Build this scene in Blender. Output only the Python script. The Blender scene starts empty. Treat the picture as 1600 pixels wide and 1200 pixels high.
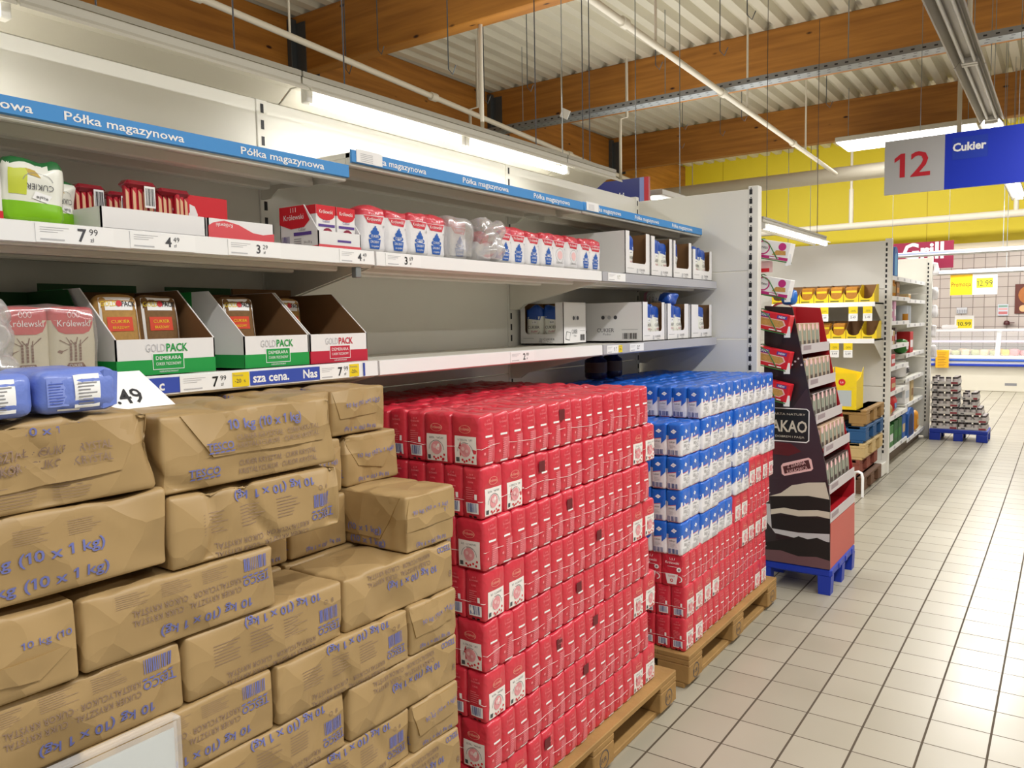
import bpy, math, random
from mathutils import Vector, Matrix, noise, Euler

random.seed(7)
scn = bpy.context.scene
COL = scn.collection

# ------------------------------------------------------------------ camera
CAM_H = 1.5356
FOC, YAW, PITCH, ROLL = 1233.0, 0.61357, -0.078054, -0.017745
cd = bpy.data.cameras.new('camera')
cd.sensor_fit = 'HORIZONTAL'
cd.sensor_width = 36.0
cd.lens = 36.0 * FOC / 1600.0
cd.clip_start, cd.clip_end = 0.05, 200
cam = bpy.data.objects.new('camera', cd)
COL.objects.link(cam)
fwd = Vector((-math.sin(YAW) * math.cos(PITCH), math.cos(YAW) * math.cos(PITCH), math.sin(PITCH)))
rgt = Vector((math.cos(YAW), math.sin(YAW), 0))
upv = rgt.cross(fwd)
r2 = math.cos(ROLL) * rgt + math.sin(ROLL) * upv
u2 = -math.sin(ROLL) * rgt + math.cos(ROLL) * upv
mw = Matrix((r2, u2, -fwd)).transposed().to_4x4()
mw.translation = (0, 0, CAM_H)
cam.matrix_world = mw
scn.camera = cam

# ------------------------------------------------------------------ world, lights, exposure
world = bpy.data.worlds.new('world')
scn.world = world
world.use_nodes = True
bg = world.node_tree.nodes['Background']
bg.inputs[0].default_value = (1.0, 0.98, 0.94, 1)
bg.inputs[1].default_value = 0.15
scn.view_settings.view_transform = 'Standard'
scn.view_settings.look = 'None'
scn.view_settings.gamma = 1.0
scn.view_settings.exposure = 0.78


def area(name, loc, sx, sy, power, colr=(1, 0.985, 0.955), rot=(0, 0, 0)):
    l = bpy.data.lights.new(name, 'AREA')
    l.shape = 'RECTANGLE'
    l.size, l.size_y = sx, sy
    l.energy = power
    l.color = colr
    o = bpy.data.objects.new(name, l)
    COL.objects.link(o)
    o.location = loc
    o.rotation_euler = rot
    return o


# rows of fluorescent fittings over the aisles (light of the lamps themselves)
area('aisle_row_light', (0.45, 2.6, 3.5), 0.25, 8.0, 150, rot=(0, math.radians(-14), 0))
area('aisle_row_light', (2.8, 5.0, 3.5), 0.25, 14.0, 110, rot=(0, math.radians(-12), 0))
area('aisle_row_light', (-0.75, 13.5, 3.55), 0.25, 7.0, 170)
area('aisle_row_light', (-4.2, 7.0, 3.6), 0.25, 14.0, 120)
# added upward fill lights, put in to brighten the roof deck
area('added_deck_uplight', (0.45, 5.0, 3.72), 2.5, 14.0, 38, rot=(math.pi, 0, 0))
area('added_deck_uplight', (-4.2, 7.0, 3.72), 2.5, 14.0, 80, rot=(math.pi, 0, 0))
area('shelf_row_light', (-1.87, 2.37, 2.165), 0.06, 1.45, 2)
area('shelf_row_light', (-1.87, 0.15, 2.165), 0.06, 1.3, 3)
area('shelf_row_light', (-1.87, 6.9, 2.165), 0.06, 1.7, 8)
area('counter_light', (-0.5, 17.7, 2.75), 7.0, 0.25, 45)
area('wall_wash_light', (-3.0, 16.2, 4.4), 9.0, 0.3, 130, rot=(math.radians(38), 0, 0))


# ------------------------------------------------------------------ materials
def lin(h):
    h = h.lstrip('#')
    c = [int(h[i:i + 2], 16) / 255 for i in (0, 2, 4)]
    return tuple(x / 12.92 if x <= 0.04045 else ((x + 0.055) / 1.055) ** 2.4 for x in c) + (1,)


MATS = {}


def mat(name, hexc, rough=0.55, metal=0.0, coat=0.0, spec=0.5, var=0.0, vscale=8.0, bump=0.0, bscale=60.0, emit=0.0, crumple=0.0):
    if name in MATS:
        return MATS[name]
    m = bpy.data.materials.new(name)
    m.use_nodes = True
    nt = m.node_tree
    p = nt.nodes['Principled BSDF']
    c = lin(hexc)
    p.inputs['Base Color'].default_value = c
    p.inputs['Roughness'].default_value = rough
    p.inputs['Metallic'].default_value = metal
    p.inputs['Coat Weight'].default_value = coat
    p.inputs['Coat Roughness'].default_value = 0.12
    p.inputs['Specular IOR Level'].default_value = spec
    if emit:
        p.inputs['Emission Color'].default_value = c
        p.inputs['Emission Strength'].default_value = emit
    if var or bump or crumple:
        tc = nt.nodes.new('ShaderNodeTexCoord')
    if var:
        n = nt.nodes.new('ShaderNodeTexNoise')
        n.inputs['Scale'].default_value = vscale
        n.inputs['Detail'].default_value = 4
        nt.links.new(tc.outputs['Object'], n.inputs['Vector'])
        mx = nt.nodes.new('ShaderNodeMix')
        mx.data_type = 'RGBA'
        mx.inputs[6].default_value = tuple(x * (1 - var) for x in c[:3]) + (1,)
        mx.inputs[7].default_value = tuple(min(1, x * (1 + var)) for x in c[:3]) + (1,)
        nt.links.new(n.outputs['Fac'], mx.inputs[0])
        nt.links.new(mx.outputs[2], p.inputs['Base Color'])
    if bump:
        n = nt.nodes.new('ShaderNodeTexNoise')
        n.inputs['Scale'].default_value = bscale
        n.inputs['Detail'].default_value = 3
        nt.links.new(tc.outputs['Object'], n.inputs['Vector'])
        b = nt.nodes.new('ShaderNodeBump')
        b.inputs['Strength'].default_value = bump
        b.inputs['Distance'].default_value = 0.01
        nt.links.new(n.outputs['Fac'], b.inputs['Height'])
        nt.links.new(b.outputs['Normal'], p.inputs['Normal'])
    if crumple:      # creased sheet: soft cells with straight ridges between them
        v = nt.nodes.new('ShaderNodeTexVoronoi')
        v.inputs['Scale'].default_value = bscale
        n = nt.nodes.new('ShaderNodeTexNoise')
        n.inputs['Scale'].default_value = bscale * .6
        ad = nt.nodes.new('ShaderNodeVectorMath')
        ad.operation = 'MULTIPLY_ADD'
        ad.inputs[1].default_value = (.05, .05, .05)
        nt.links.new(tc.outputs['Object'], n.inputs['Vector'])
        nt.links.new(n.outputs['Color'], ad.inputs[0])
        nt.links.new(tc.outputs['Object'], ad.inputs[2])
        nt.links.new(ad.outputs[0], v.inputs['Vector'])
        b = nt.nodes.new('ShaderNodeBump')
        b.inputs['Strength'].default_value = crumple
        b.inputs['Distance'].default_value = 0.25 / bscale
        nt.links.new(v.outputs['Distance'], b.inputs['Height'])
        nt.links.new(b.outputs['Normal'], p.inputs['Normal'])
        if coat: nt.links.new(b.outputs['Normal'], p.inputs['Coat Normal'])
    MATS[name] = m
    return m


def film_mat(name, fac=0.16, rough=0.12, tint=(1, 1, 1, 1), haze=0.0):
    m = bpy.data.materials.new(name)
    m.use_nodes = True
    nt = m.node_tree
    nt.nodes.clear()
    out = nt.nodes.new('ShaderNodeOutputMaterial')
    tr = nt.nodes.new('ShaderNodeBsdfTransparent')
    tr.inputs[0].default_value = tint
    gl = nt.nodes.new('ShaderNodeBsdfGlossy')
    gl.inputs['Roughness'].default_value = rough
    df = nt.nodes.new('ShaderNodeBsdfDiffuse')
    df.inputs[0].default_value = (0.9, 0.88, 0.88, 1)
    a = nt.nodes.new('ShaderNodeMixShader')
    a.inputs[0].default_value = haze
    nt.links.new(tr.outputs[0], a.inputs[1])
    nt.links.new(df.outputs[0], a.inputs[2])
    b = nt.nodes.new('ShaderNodeMixShader')
    b.inputs[0].default_value = fac
    nt.links.new(a.outputs[0], b.inputs[1])
    nt.links.new(gl.outputs[0], b.inputs[2])
    nt.links.new(b.outputs[0], out.inputs[0])
    MATS[name] = m
    return m


WHITE = mat('white_enamel', 'ECEAE2', 0.42, var=0.03, vscale=3)
STRIPW = mat('price_strip_white', 'F4F4F4', 0.35)
BLUESTRIP = mat('blue_strip', '3B8FD6', 0.4)
PAPER = mat('kraft_paper', 'A88C60', 0.46, var=0.10, vscale=7, crumple=0.75, bscale=10)
PAPERD = mat('kraft_paper_edge', '9C7F4C', 0.6)
INK = mat('violet_ink', '6A70AE', 0.6)
INKB = mat('brown_ink', '8B7468', 0.7)
BLACK = mat('black_ink', '1A1A1E', 0.5)
DGREY = mat('dark_grey', '4A4A50', 0.5)
GREY = mat('mid_grey', '8E8E92', 0.5)
LGREY = mat('light_grey', 'C2C2C6', 0.5)
REDBAG = mat('red_bag_paper', 'D22E42', 0.4, coat=0.6, var=0.06, vscale=14, crumple=0.35, bscale=38)
PINKLINE = mat('pink_print', 'F08E96', 0.5)
LABEL = mat('white_label', 'F2ECE8', 0.45, coat=0.2)
PINK = mat('pink_sugar_print', 'E59AA0', 0.5)
BLUEBAG = mat('blue_bag_paper', '1464CC', 0.35, coat=0.6, crumple=0.4, bscale=38)
WBAG = mat('white_bag_paper', 'EDEBEE', 0.45, coat=0.2, bump=0.3, bscale=40)
BARC = mat('barcode_blue', '3E4F92', 0.5)
RED = mat('red_print', 'D41C2C', 0.45)
WHITEP = mat('white_print', 'F8F8F8', 0.5)
GREEN = mat('green_print', '1E9E48', 0.45)
DKGREEN = mat('dark_green_card', '0E4D22', 0.55)
CARD = mat('brown_cardboard', '8A6540', 0.75, var=0.06, vscale=30)
WCARD = mat('white_cardboard', 'EEECEC', 0.55)
YEL = mat('yellow_card', 'F2D51A', 0.5)
PURPLE = mat('purple_print', '5A3F92', 0.5)
WOOD = mat('pallet_wood', 'A07C48', 0.75, var=0.28, vscale=9, bump=0.3, bscale=30)
WOODL = mat('pallet_wood_light', 'C9AD78', 0.75, var=0.2, vscale=9)
BLUEPL = mat('blue_plastic', '1234A8', 0.4)
GALV = mat('galvanised_steel', '9AA0A2', 0.4, metal=0.7, var=0.12, vscale=18)
STEELD = mat('dark_steel', '5A6064', 0.5, metal=0.5)
TUBE_ON = mat('lit_tube', 'FFFFFF', 0.4, emit=5.0)
TUBE_OFF = mat('unlit_tube', 'CFCFC8', 0.3)
REFL = mat('lamp_reflector', 'BDB8AA', 0.4, var=0.05, vscale=4)
PIPEW = mat('painted_pipe', 'D6CFBE', 0.45)
FILM = film_mat('clear_film', 0.22, 0.14, haze=0.10)
FILMH = film_mat('hazy_film', 0.30, 0.22, haze=0.34)
# ------------------------------------------------------------------ mesh helpers
def V(*a):
    return Vector(a)


TXT = {}


GLY = {}


def raw_text(s, bold):
    c = bpy.data.curves.new('t', 'FONT')
    c.body = s
    c.resolution_u = 2
    c.offset = bold
    o = bpy.data.objects.new('t', c)
    m = o.to_mesh()
    vs = [(v.co.x / 0.686, v.co.y / 0.686) for v in m.vertices]
    fs = [tuple(p.vertices) for p in m.polygons]
    o.to_mesh_clear()
    bpy.data.objects.remove(o)
    bpy.data.curves.remove(c)
    return vs, fs


def glyph(ch, bold):
    k = (ch, bold)
    if k not in GLY:
        mx = lambda q: max(v[0] for v in q[0])
        adv = mx(raw_text(ch + '|', bold)) - mx(raw_text('|', bold))
        if ch == '1':      # a one with a flag, as on the price tags and packages
            b = bold * 1.2
            vs = [(.24 - b, 0), (.39 + b, 0), (.39 + b, 1), (.27 - b, 1), (.04, .80 + b), (.04, .66 - b), (.24 - b, .78)]
            GLY[k] = (vs, [(0, 1, 2, 3, 6), (3, 4, 5, 6)], .56)
        else:
            vs, fs = raw_text(ch, bold) if ch != ' ' else ([], [])
            GLY[k] = (vs, fs, adv)
    return GLY[k]


def text_geo(s, bold=0.0):
    k = (s, bold)
    if k not in TXT:
        vs, fs, x = [], [], 0.0
        for ch in s:
            a, b, adv = glyph(ch, bold)
            o = len(vs)
            vs += [(p[0] + x, p[1]) for p in a]
            fs += [tuple(o + i for i in f) for f in b]
            x += adv
        if vs:
            x0 = min(v[0] for v in vs)
            vs = [(a - x0, b) for a, b in vs]
            w = max(v[0] for v in vs)
        else:
            w = 0.0
        TXT[k] = (vs, fs, w)
    return TXT[k]


class MB:
    def __init__(self):
        self.v, self.f, self.mi, self.sm, self.mats = [], [], [], [], []

    def mid(self, m):
        if m not in self.mats:
            self.mats.append(m)
        return self.mats.index(m)

    def add(self, vs, fs, m, smooth=False):
        o = len(self.v)
        self.v += [tuple(p) for p in vs]
        i = self.mid(m)
        for f in fs:
            self.f.append(tuple(o + k for k in f))
            self.mi.append(i)
            self.sm.append(smooth)
        return self

    def quad(self, a, b, c, d, m):
        return self.add([a, b, c, d], [(0, 1, 2, 3)], m)

    def rect(self, o, U, W, w, h, m):
        o, U, W = Vector(o), Vector(U), Vector(W)
        return self.quad(o, o + U * w, o + U * w + W * h, o + W * h, m)

    def box(self, x0, x1, y0, y1, z0, z1, m, c=0.0, T=None):
        if x0 > x1: x0, x1 = x1, x0
        if y0 > y1: y0, y1 = y1, y0
        if z0 > z1: z0, z1 = z1, z0
        c = min(c, (x1 - x0) * .45, (y1 - y0) * .45, (z1 - z0) * .45)
        X, Y, Z = (x0, x1), (y0, y1), (z0, z1)
        if c <= 0:
            vs = [V(X[i], Y[j], Z[k]) for i in (0, 1) for j in (0, 1) for k in (0, 1)]
            fs = [(0, 1, 3, 2), (4, 6, 7, 5), (0, 4, 5, 1), (2, 3, 7, 6), (0, 2, 6, 4), (1, 5, 7, 3)]
        else:
            vs, idx = [], {}
            for i in (0, 1):
                for j in (0, 1):
                    for k in (0, 1):
                        sx, sy, sz = (1 if i == 0 else -1), (1 if j == 0 else -1), (1 if k == 0 else -1)
                        for ax in range(3):
                            p = [X[i] + sx * c, Y[j] + sy * c, Z[k] + sz * c]
                            p[ax] = (X[i], Y[j], Z[k])[ax]
                            idx[(i, j, k, ax)] = len(vs)
                            vs.append(V(*p))
            g = lambda i, j, k, ax: idx[(i, j, k, ax)]
            fs = []
            for i in (0, 1):
                q = [g(i, 0, 0, 0), g(i, 1, 0, 0), g(i, 1, 1, 0), g(i, 0, 1, 0)]
                fs.append(q if i else q[::-1])
                q = [g(0, i, 0, 1), g(1, i, 0, 1), g(1, i, 1, 1), g(0, i, 1, 1)]
                fs.append(q[::-1] if i else q)
                q = [g(0, 0, i, 2), g(1, 0, i, 2), g(1, 1, i, 2), g(0, 1, i, 2)]
                fs.append(q if i else q[::-1])
            for a in (0, 1):
                for b in (0, 1):
                    fs.append((g(a, b, 0, 0), g(a, b, 1, 0), g(a, b, 1, 1), g(a, b, 0, 1)))
                    fs.append((g(a, 0, b, 0), g(a, 1, b, 0), g(a, 1, b, 2), g(a, 0, b, 2)))
                    fs.append((g(0, a, b, 1), g(1, a, b, 1), g(1, a, b, 2), g(0, a, b, 2)))
            for i in (0, 1):
                for j in (0, 1):
                    for k in (0, 1):
                        fs.append((g(i, j, k, 0), g(i, j, k, 1), g(i, j, k, 2)))
        if T is not None:
            vs = [T @ p for p in vs]
        return self.add(vs, fs, m)

    def prism(self, pts, axis, a, b, m, m_cap=None):
        """polygon pts (2D in the two other axes, in order) extruded along axis from a to b"""
        def P(p, t):
            if axis == 'x': return V(t, p[0], p[1])
            if axis == 'y': return V(p[0], t, p[1])
            return V(p[0], p[1], t)
        n = len(pts)
        vs = [P(p, a) for p in pts] + [P(p, b) for p in pts]
        self.add(vs, [tuple(range(n))[::-1], tuple(range(n, 2 * n))], m_cap or m)
        return self.add(vs, [(i, (i + 1) % n, n + (i + 1) % n, n + i) for i in range(n)], m)

    def tube(self, pts, r, m, n=8, cap=True, smooth=True):
        pts = [Vector(p) for p in pts]
        vs, fs = [], []
        prev = None
        for i, p in enumerate(pts):
            d = (pts[min(i + 1, len(pts) - 1)] - pts[max(i - 1, 0)]).normalized()
            if prev is None:
                a = d.cross(V(0, 0, 1))
                if a.length < 1e-3: a = d.cross(V(1, 0, 0))
                a.normalize()
            else:
                a = (prev - d * prev.dot(d)).normalized()
            prev = a
            b = d.cross(a)
            for k in range(n):
                t = 2 * math.pi * k / n
                vs.append(p + a * (r * math.cos(t)) + b * (r * math.sin(t)))
        for i in range(len(pts) - 1):
            for k in range(n):
                fs.append((i * n + k, i * n + (k + 1) % n, (i + 1) * n + (k + 1) % n, (i + 1) * n + k))
        self.add(vs, fs, m, smooth)
        if cap:
            o = (len(pts) - 1) * n
            self.add(vs[:n], [tuple(range(n))[::-1]], m)
            self.add(vs[o:], [tuple(range(n))], m)
        return self

    def lathe(self, prof, c, m, n=14, smooth=True):
        vs, fs = [], []
        for (r, z) in prof:
            for k in range(n):
                t = 2 * math.pi * k / n
                vs.append(V(c[0] + r * math.cos(t), c[1] + r * math.sin(t), c[2] + z))
        for i in range(len(prof) - 1):
            for k in range(n):
                fs.append((i * n + k, i * n + (k + 1) % n, (i + 1) * n + (k + 1) % n, (i + 1) * n + k))
        self.add(vs, fs, m, smooth)
        self.add(vs[:n], [tuple(range(n))[::-1]], m)
        return self.add(vs[-n:], [tuple(range(n))], m)

    def text(self, s, o, U, W, h, m, w=None, bold=0.0, align='l', maxw=None):
        vs, fs, tw = text_geo(s, bold)
        o, U, W = Vector(o), Vector(U), Vector(W)
        kx = (w / tw) if (w and tw) else h
        if maxw and tw * kx > maxw: kx = maxw / tw
        dx = {'l': 0, 'c': -tw * kx / 2, 'r': -tw * kx}[align]
        return self.add([o + U * (a * kx + dx) + W * (b * h) for a, b in vs], fs, m)

    def disc(self, o, U, W, r, m, r0=0.0, n=20):
        o, U, W = Vector(o), Vector(U), Vector(W)
        P = lambda q, k: o + U * (q * math.cos(2 * math.pi * k / n)) + W * (q * math.sin(2 * math.pi * k / n))
        if r0 <= 0:
            return self.add([P(r, k) for k in range(n)], [tuple(range(n))], m)
        return self.add([P(r, k) for k in range(n)] + [P(r0, k) for k in range(n)],
                        [(k, (k + 1) % n, n + (k + 1) % n, n + k) for k in range(n)], m)

    def barcode(self, o, U, W, w, h, m, n=14, seed=1):
        rr = random.Random(seed)
        o, U, W = Vector(o), Vector(U), Vector(W)
        x = 0.0
        st = w / n
        for i in range(n):
            self.rect(o + U * x, U, W, st * rr.choice((.35, .5, .75)), h, m)
            x += st
        return self

    def mesh(self, name):
        me = bpy.data.meshes.new(name)
        me.from_pydata(self.v, [], self.f)
        for m in self.mats:
            me.materials.append(m)
        me.polygons.foreach_set('material_index', self.mi)
        me.polygons.foreach_set('use_smooth', self.sm)
        me.update()
        return me

    def build(self, name, parent=None, loc=None, rot=None):
        return link(name, self.mesh(name), parent, loc, rot)


def link(name, me, parent=None, loc=None, rot=None):
    o = bpy.data.objects.new(name, me)
    COL.objects.link(o)
    if parent: o.parent = parent
    if loc is not None: o.location = loc
    if rot is not None: o.rotation_euler = rot if hasattr(rot, '__len__') else (0, 0, rot)
    return o


def tag(o, label, cat, group=None):
    o['label'] = label
    o['category'] = cat
    if group: o['group'] = group
    return o


def thing(name, label, cat, loc=(0, 0, 0), rot=0.0, group=None):
    o = bpy.data.objects.new(name, None)
    COL.objects.link(o)
    o.empty_display_size = 0.05
    o.location = loc
    o.rotation_euler = rot if hasattr(rot, '__len__') else (0, 0, rot)
    return tag(o, label, cat, group)


def struct(name, mb):
    o = mb.build(name)
    o['kind'] = 'structure'
    return o


def dup(root, loc, rot, label, group=None):
    r = root.copy()
    COL.objects.link(r)
    r.location = loc
    r.rotation_euler = rot if hasattr(rot, '__len__') else (0, 0, rot)
    r['label'] = label
    if group: r['group'] = group
    for ch in list(root.children):
        c = ch.copy()
        COL.objects.link(c)
        c.parent = r
        for g in list(ch.children):
            d = g.copy()
            COL.objects.link(d)
            d.parent = c
    return r


class Soft(MB):
    """soft-edged block, base on z=0, centred in x and y; pictures and lettering are draped on its faces"""

    def __init__(self, sx, sy, sz, r, m, n=(6, 6, 6), bulge=0.0, amp=0.0, freq=10.0, seed=0, crease=0.0, cfreq=9.0, taper=0.0, matfn=None, top=0.0):
        super().__init__()
        self.s = (sx, sy, sz)
        self.toff = .0013
        self.r = min(r, min(sx, sy, sz) * .45)
        self.bulge, self.amp, self.freq, self.seed, self.crease, self.cfreq, self.taper, self.top = bulge, amp, freq, seed, crease, cfreq, taper, top
        key, vs, fs = {}, [], []
        R = self.r

        def ticks(L, k):
            t = [-L / 2, -L / 2 + R * .35, -L / 2 + R]
            t += [-L / 2 + R + (L - 2 * R) * i / k for i in range(1, k)]
            return t + [L / 2 - R, L / 2 - R * .35, L / 2]
        tk = [ticks(self.s[i], n[i]) for i in range(3)]

        def vid(p):
            k = tuple(round(a, 5) for a in p)
            if k not in key:
                key[k] = len(vs)
                vs.append(self.warp(Vector(p)))
            return key[k]
        for ax in range(3):
            a, b = [(1, 2), (2, 0), (0, 1)][ax]
            for sgn in (-1, 1):
                for i in range(len(tk[a]) - 1):
                    for j in range(len(tk[b]) - 1):
                        q = []
                        for (u, w) in ((tk[a][i], tk[b][j]), (tk[a][i + 1], tk[b][j]), (tk[a][i + 1], tk[b][j + 1]), (tk[a][i], tk[b][j + 1])):
                            p = [0, 0, 0]
                            p[ax], p[a], p[b] = sgn * self.s[ax] / 2, u, w
                            q.append(vid(p))
                        fs.append(tuple(q if sgn > 0 else q[::-1]))
        if matfn is None:
            self.add(vs, fs, m, True)
        else:
            groups = {}
            for f in fs:
                c = sum((vs[i] for i in f), Vector()) / 4
                groups.setdefault(matfn(c), []).append(f)
            o = len(self.v)
            self.v += [tuple(p) for p in vs]
            for mm, ff in groups.items():
                i = self.mid(mm)
                for f in ff:
                    self.f.append(tuple(o + k for k in f))
                    self.mi.append(i)
                    self.sm.append(True)

    def warp(self, p, off=0.0):
        """point on the sharp block (centred) -> point on the soft one (base at z=0)"""
        sx, sy, sz = self.s
        R = self.r
        q = Vector((max(-sx / 2 + R, min(sx / 2 - R, p.x)), max(-sy / 2 + R, min(sy / 2 - R, p.y)), max(-sz / 2 + R, min(sz / 2 - R, p.z))))
        d = p - q
        nrm = d.normalized() if d.length > 1e-9 else V(0, 0, 1)
        out = q + nrm * R
        fx, fy, fz = 1 - (2 * p.x / sx) ** 2, 1 - (2 * p.y / sy) ** 2, 1 - (2 * p.z / sz) ** 2
        dd = self.bulge * max(0, (abs(nrm.x) * max(fy, 0) * max(fz, 0) + abs(nrm.y) * max(fx, 0) * max(fz, 0) + 0.5 * max(nrm.z, 0) * max(fx, 0) * max(fy, 0)))
        sv = Vector((self.seed * 3.1, self.seed * 1.7, self.seed * 0.9))
        if self.amp:
            dd += self.amp * noise.noise(out * self.freq + sv)
        if self.crease:
            t = noise.noise(Vector((out.x * self.cfreq, out.y * self.cfreq, out.z * self.cfreq * .6)) + sv * 2)
            dd -= self.crease * max(0, 1 - abs(t) * 7)
        if nrm.z < 0:
            dd *= 1 + nrm.z
        out = out + nrm * (dd + off)
        if self.top and p.z > sz * .2:
            k = (p.z - sz * .2) / (sz * .3)
            out.z += self.top * k * noise.noise(out * 22 + sv)
        if self.taper:
            k = 1 - self.taper * max(0, (out.z / sz + .5)) ** 3
            out.x *= k
            out.y *= k
        return out + V(0, 0, sz / 2)

    def surf(self, face, u, v, off=0.0009):
        """u to the viewer's right from the face centre, v up from the base (or towards -x on the top)"""
        sx, sy, sz = self.s
        p = {'+x': (sx / 2, u, v - sz / 2), '-x': (-sx / 2, -u, v - sz / 2), '-y': (u, -sy / 2, v - sz / 2),
             '+y': (-u, sy / 2, v - sz / 2), '+z': (-v, u, sz / 2)}[face]
        return self.warp(Vector(p), off)

    def dquad(self, face, a, b, c, d, m, n=3, k=3, off=0.0009):
        vs = []
        for j in range(k + 1):
            for i in range(n + 1):
                s, t = i / n, j / k
                u = (1 - t) * ((1 - s) * a[0] + s * b[0]) + t * ((1 - s) * d[0] + s * c[0])
                w = (1 - t) * ((1 - s) * a[1] + s * b[1]) + t * ((1 - s) * d[1] + s * c[1])
                vs.append(self.surf(face, u, w, off))
        fs = [(j * (n + 1) + i, j * (n + 1) + i + 1, (j + 1) * (n + 1) + i + 1, (j + 1) * (n + 1) + i) for j in range(k) for i in range(n)]
        return self.add(vs, fs, m, True)

    def drect(self, face, u0, u1, v0, v1, m, n=3, k=3, off=0.0009):
        return self.dquad(face, (u0, v0), (u1, v0), (u1, v1), (u0, v1), m, n, k, off)

    def dtext(self, face, s, u, v, h, m, w=None, bold=0.0, align='l', flip=False, off=None, slope=0.0):
        off = self.toff if off is None else off
        vs, fs, tw = text_geo(s, bold)
        kx = (w / tw) if (w and tw) else h
        dx = {'l': 0, 'c': -tw * kx / 2, 'r': -tw * kx}[align]
        out = []
        for a, b in vs:
            x, y = a * kx + dx, b * h
            if flip: x, y = -x, -y
            out.append(self.surf(face, u + x, v + y + slope * x, off))
        return self.add(out, fs, m)

    def ddisc(self, face, u, v, r, m, r0=0.0, n=16, off=0.0012, a0=0.0, a1=6.2832, kx=1.0):
        P = lambda q, k: self.surf(face, u + kx * q * math.cos(a0 + (a1 - a0) * k / n), v + q * math.sin(a0 + (a1 - a0) * k / n), off)
        if r0 <= 0:
            return self.add([P(r, k) for k in range(n)], [tuple(range(n))], m)
        return self.add([P(r, k) for k in range(n + 1)] + [P(r0, k) for k in range(n + 1)],
                        [(k, k + 1, n + 2 + k, n + 1 + k) for k in range(n)], m)

    def dbars(self, face, u, v, w, h, m, n=12, seed=1, off=0.0014):
        rr = random.Random(seed)
        st = w / n
        for i in range(n):
            self.drect(face, u + i * st, u + i * st + st * rr.choice((.35, .55, .75)), v, v + h, m, 1, 1, off)

    def dlines(self, face, u, v, w, h, rows, m, seed=1, off=0.0013, fill=.35):
        rr = random.Random(seed)
        st = h / rows
        for i in range(rows):
            self.drect(face, u, u + w * rr.uniform(.6, 1), v + i * st, v + i * st + st * fill, m, 2, 1, off)


ORD = ['first', 'second', 'third', 'fourth', 'fifth', 'sixth', 'seventh', 'eighth', 'ninth', 'tenth', 'eleventh', 'twelfth', 'thirteenth', 'fourteenth']
# ------------------------------------------------------------------ the hall
ZD = 5.45      # underside of the roof deck
YW = 19.6      # far wall


def floor_mat():
    m = bpy.data.materials.new('floor_tiles')
    m.use_nodes = True
    nt = m.node_tree
    N, L = nt.nodes, nt.links
    p = N['Principled BSDF']
    tc = N.new('ShaderNodeTexCoord')
    sp = N.new('ShaderNodeSeparateXYZ')
    L.new(tc.outputs['Object'], sp.inputs[0])

    def mth(op, a, b=None):
        n = N.new('ShaderNodeMath')
        n.operation = op
        for i, x in enumerate((a, b)):
            if x is None: continue
            if isinstance(x, (int, float)): n.inputs[i].default_value = x
            else: L.new(x, n.inputs[i])
        return n.outputs[0]
    cells, masks = [], []
    for ax, o, w in ((0, -1.1836, 0.0038), (1, 2.472, 0.0024)):
        t = mth('DIVIDE', mth('SUBTRACT', sp.outputs[ax], o), 0.2)
        cells.append(mth('FLOOR', t))
        fr = mth('FRACT', t)
        d = mth('MINIMUM', fr, mth('SUBTRACT', 1.0, fr))
        masks.append(mth('LESS_THAN', d, w / 0.2))
    grout = mth('MAXIMUM', masks[0], masks[1])
    cb = N.new('ShaderNodeCombineXYZ')
    L.new(cells[0], cb.inputs[0])
    L.new(cells[1], cb.inputs[1])
    wn = N.new('ShaderNodeTexWhiteNoise')
    L.new(cb.outputs[0], wn.inputs['Vector'])
    n1 = N.new('ShaderNodeTexNoise')
    n1.inputs['Scale'].default_value = 2.2
    n1.inputs['Detail'].default_value = 5
    L.new(tc.outputs['Object'], n1.inputs['Vector'])
    fac = mth('ADD', mth('MULTIPLY', wn.outputs[0], 0.45), mth('MULTIPLY', n1.outputs['Fac'], 0.55))
    mx = N.new('ShaderNodeMix')
    mx.data_type = 'RGBA'
    mx.inputs[6].default_value = lin('989180')
    mx.inputs[7].default_value = lin('AFA998')
    L.new(fac, mx.inputs[0])
    m2 = N.new('ShaderNodeMix')
    m2.data_type = 'RGBA'
    m2.inputs[7].default_value = lin('4A3F30')
    L.new(grout, m2.inputs[0])
    L.new(mx.outputs[2], m2.inputs[6])
    L.new(m2.outputs[2], p.inputs['Base Color'])
    p.inputs['Roughness'].default_value = 0.33
    L.new(mth('ADD', mth('MULTIPLY', grout, 0.5), mth('ADD', mth('MULTIPLY', n1.outputs['Fac'], .18), .24)), p.inputs['Roughness'])
    b = N.new('ShaderNodeBump')
    b.inputs['Strength'].default_value = 0.25
    b.inputs['Distance'].default_value = 0.002
    b.invert = True
    L.new(grout, b.inputs['Height'])
    L.new(b.outputs['Normal'], p.inputs['Normal'])
    return m


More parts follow.
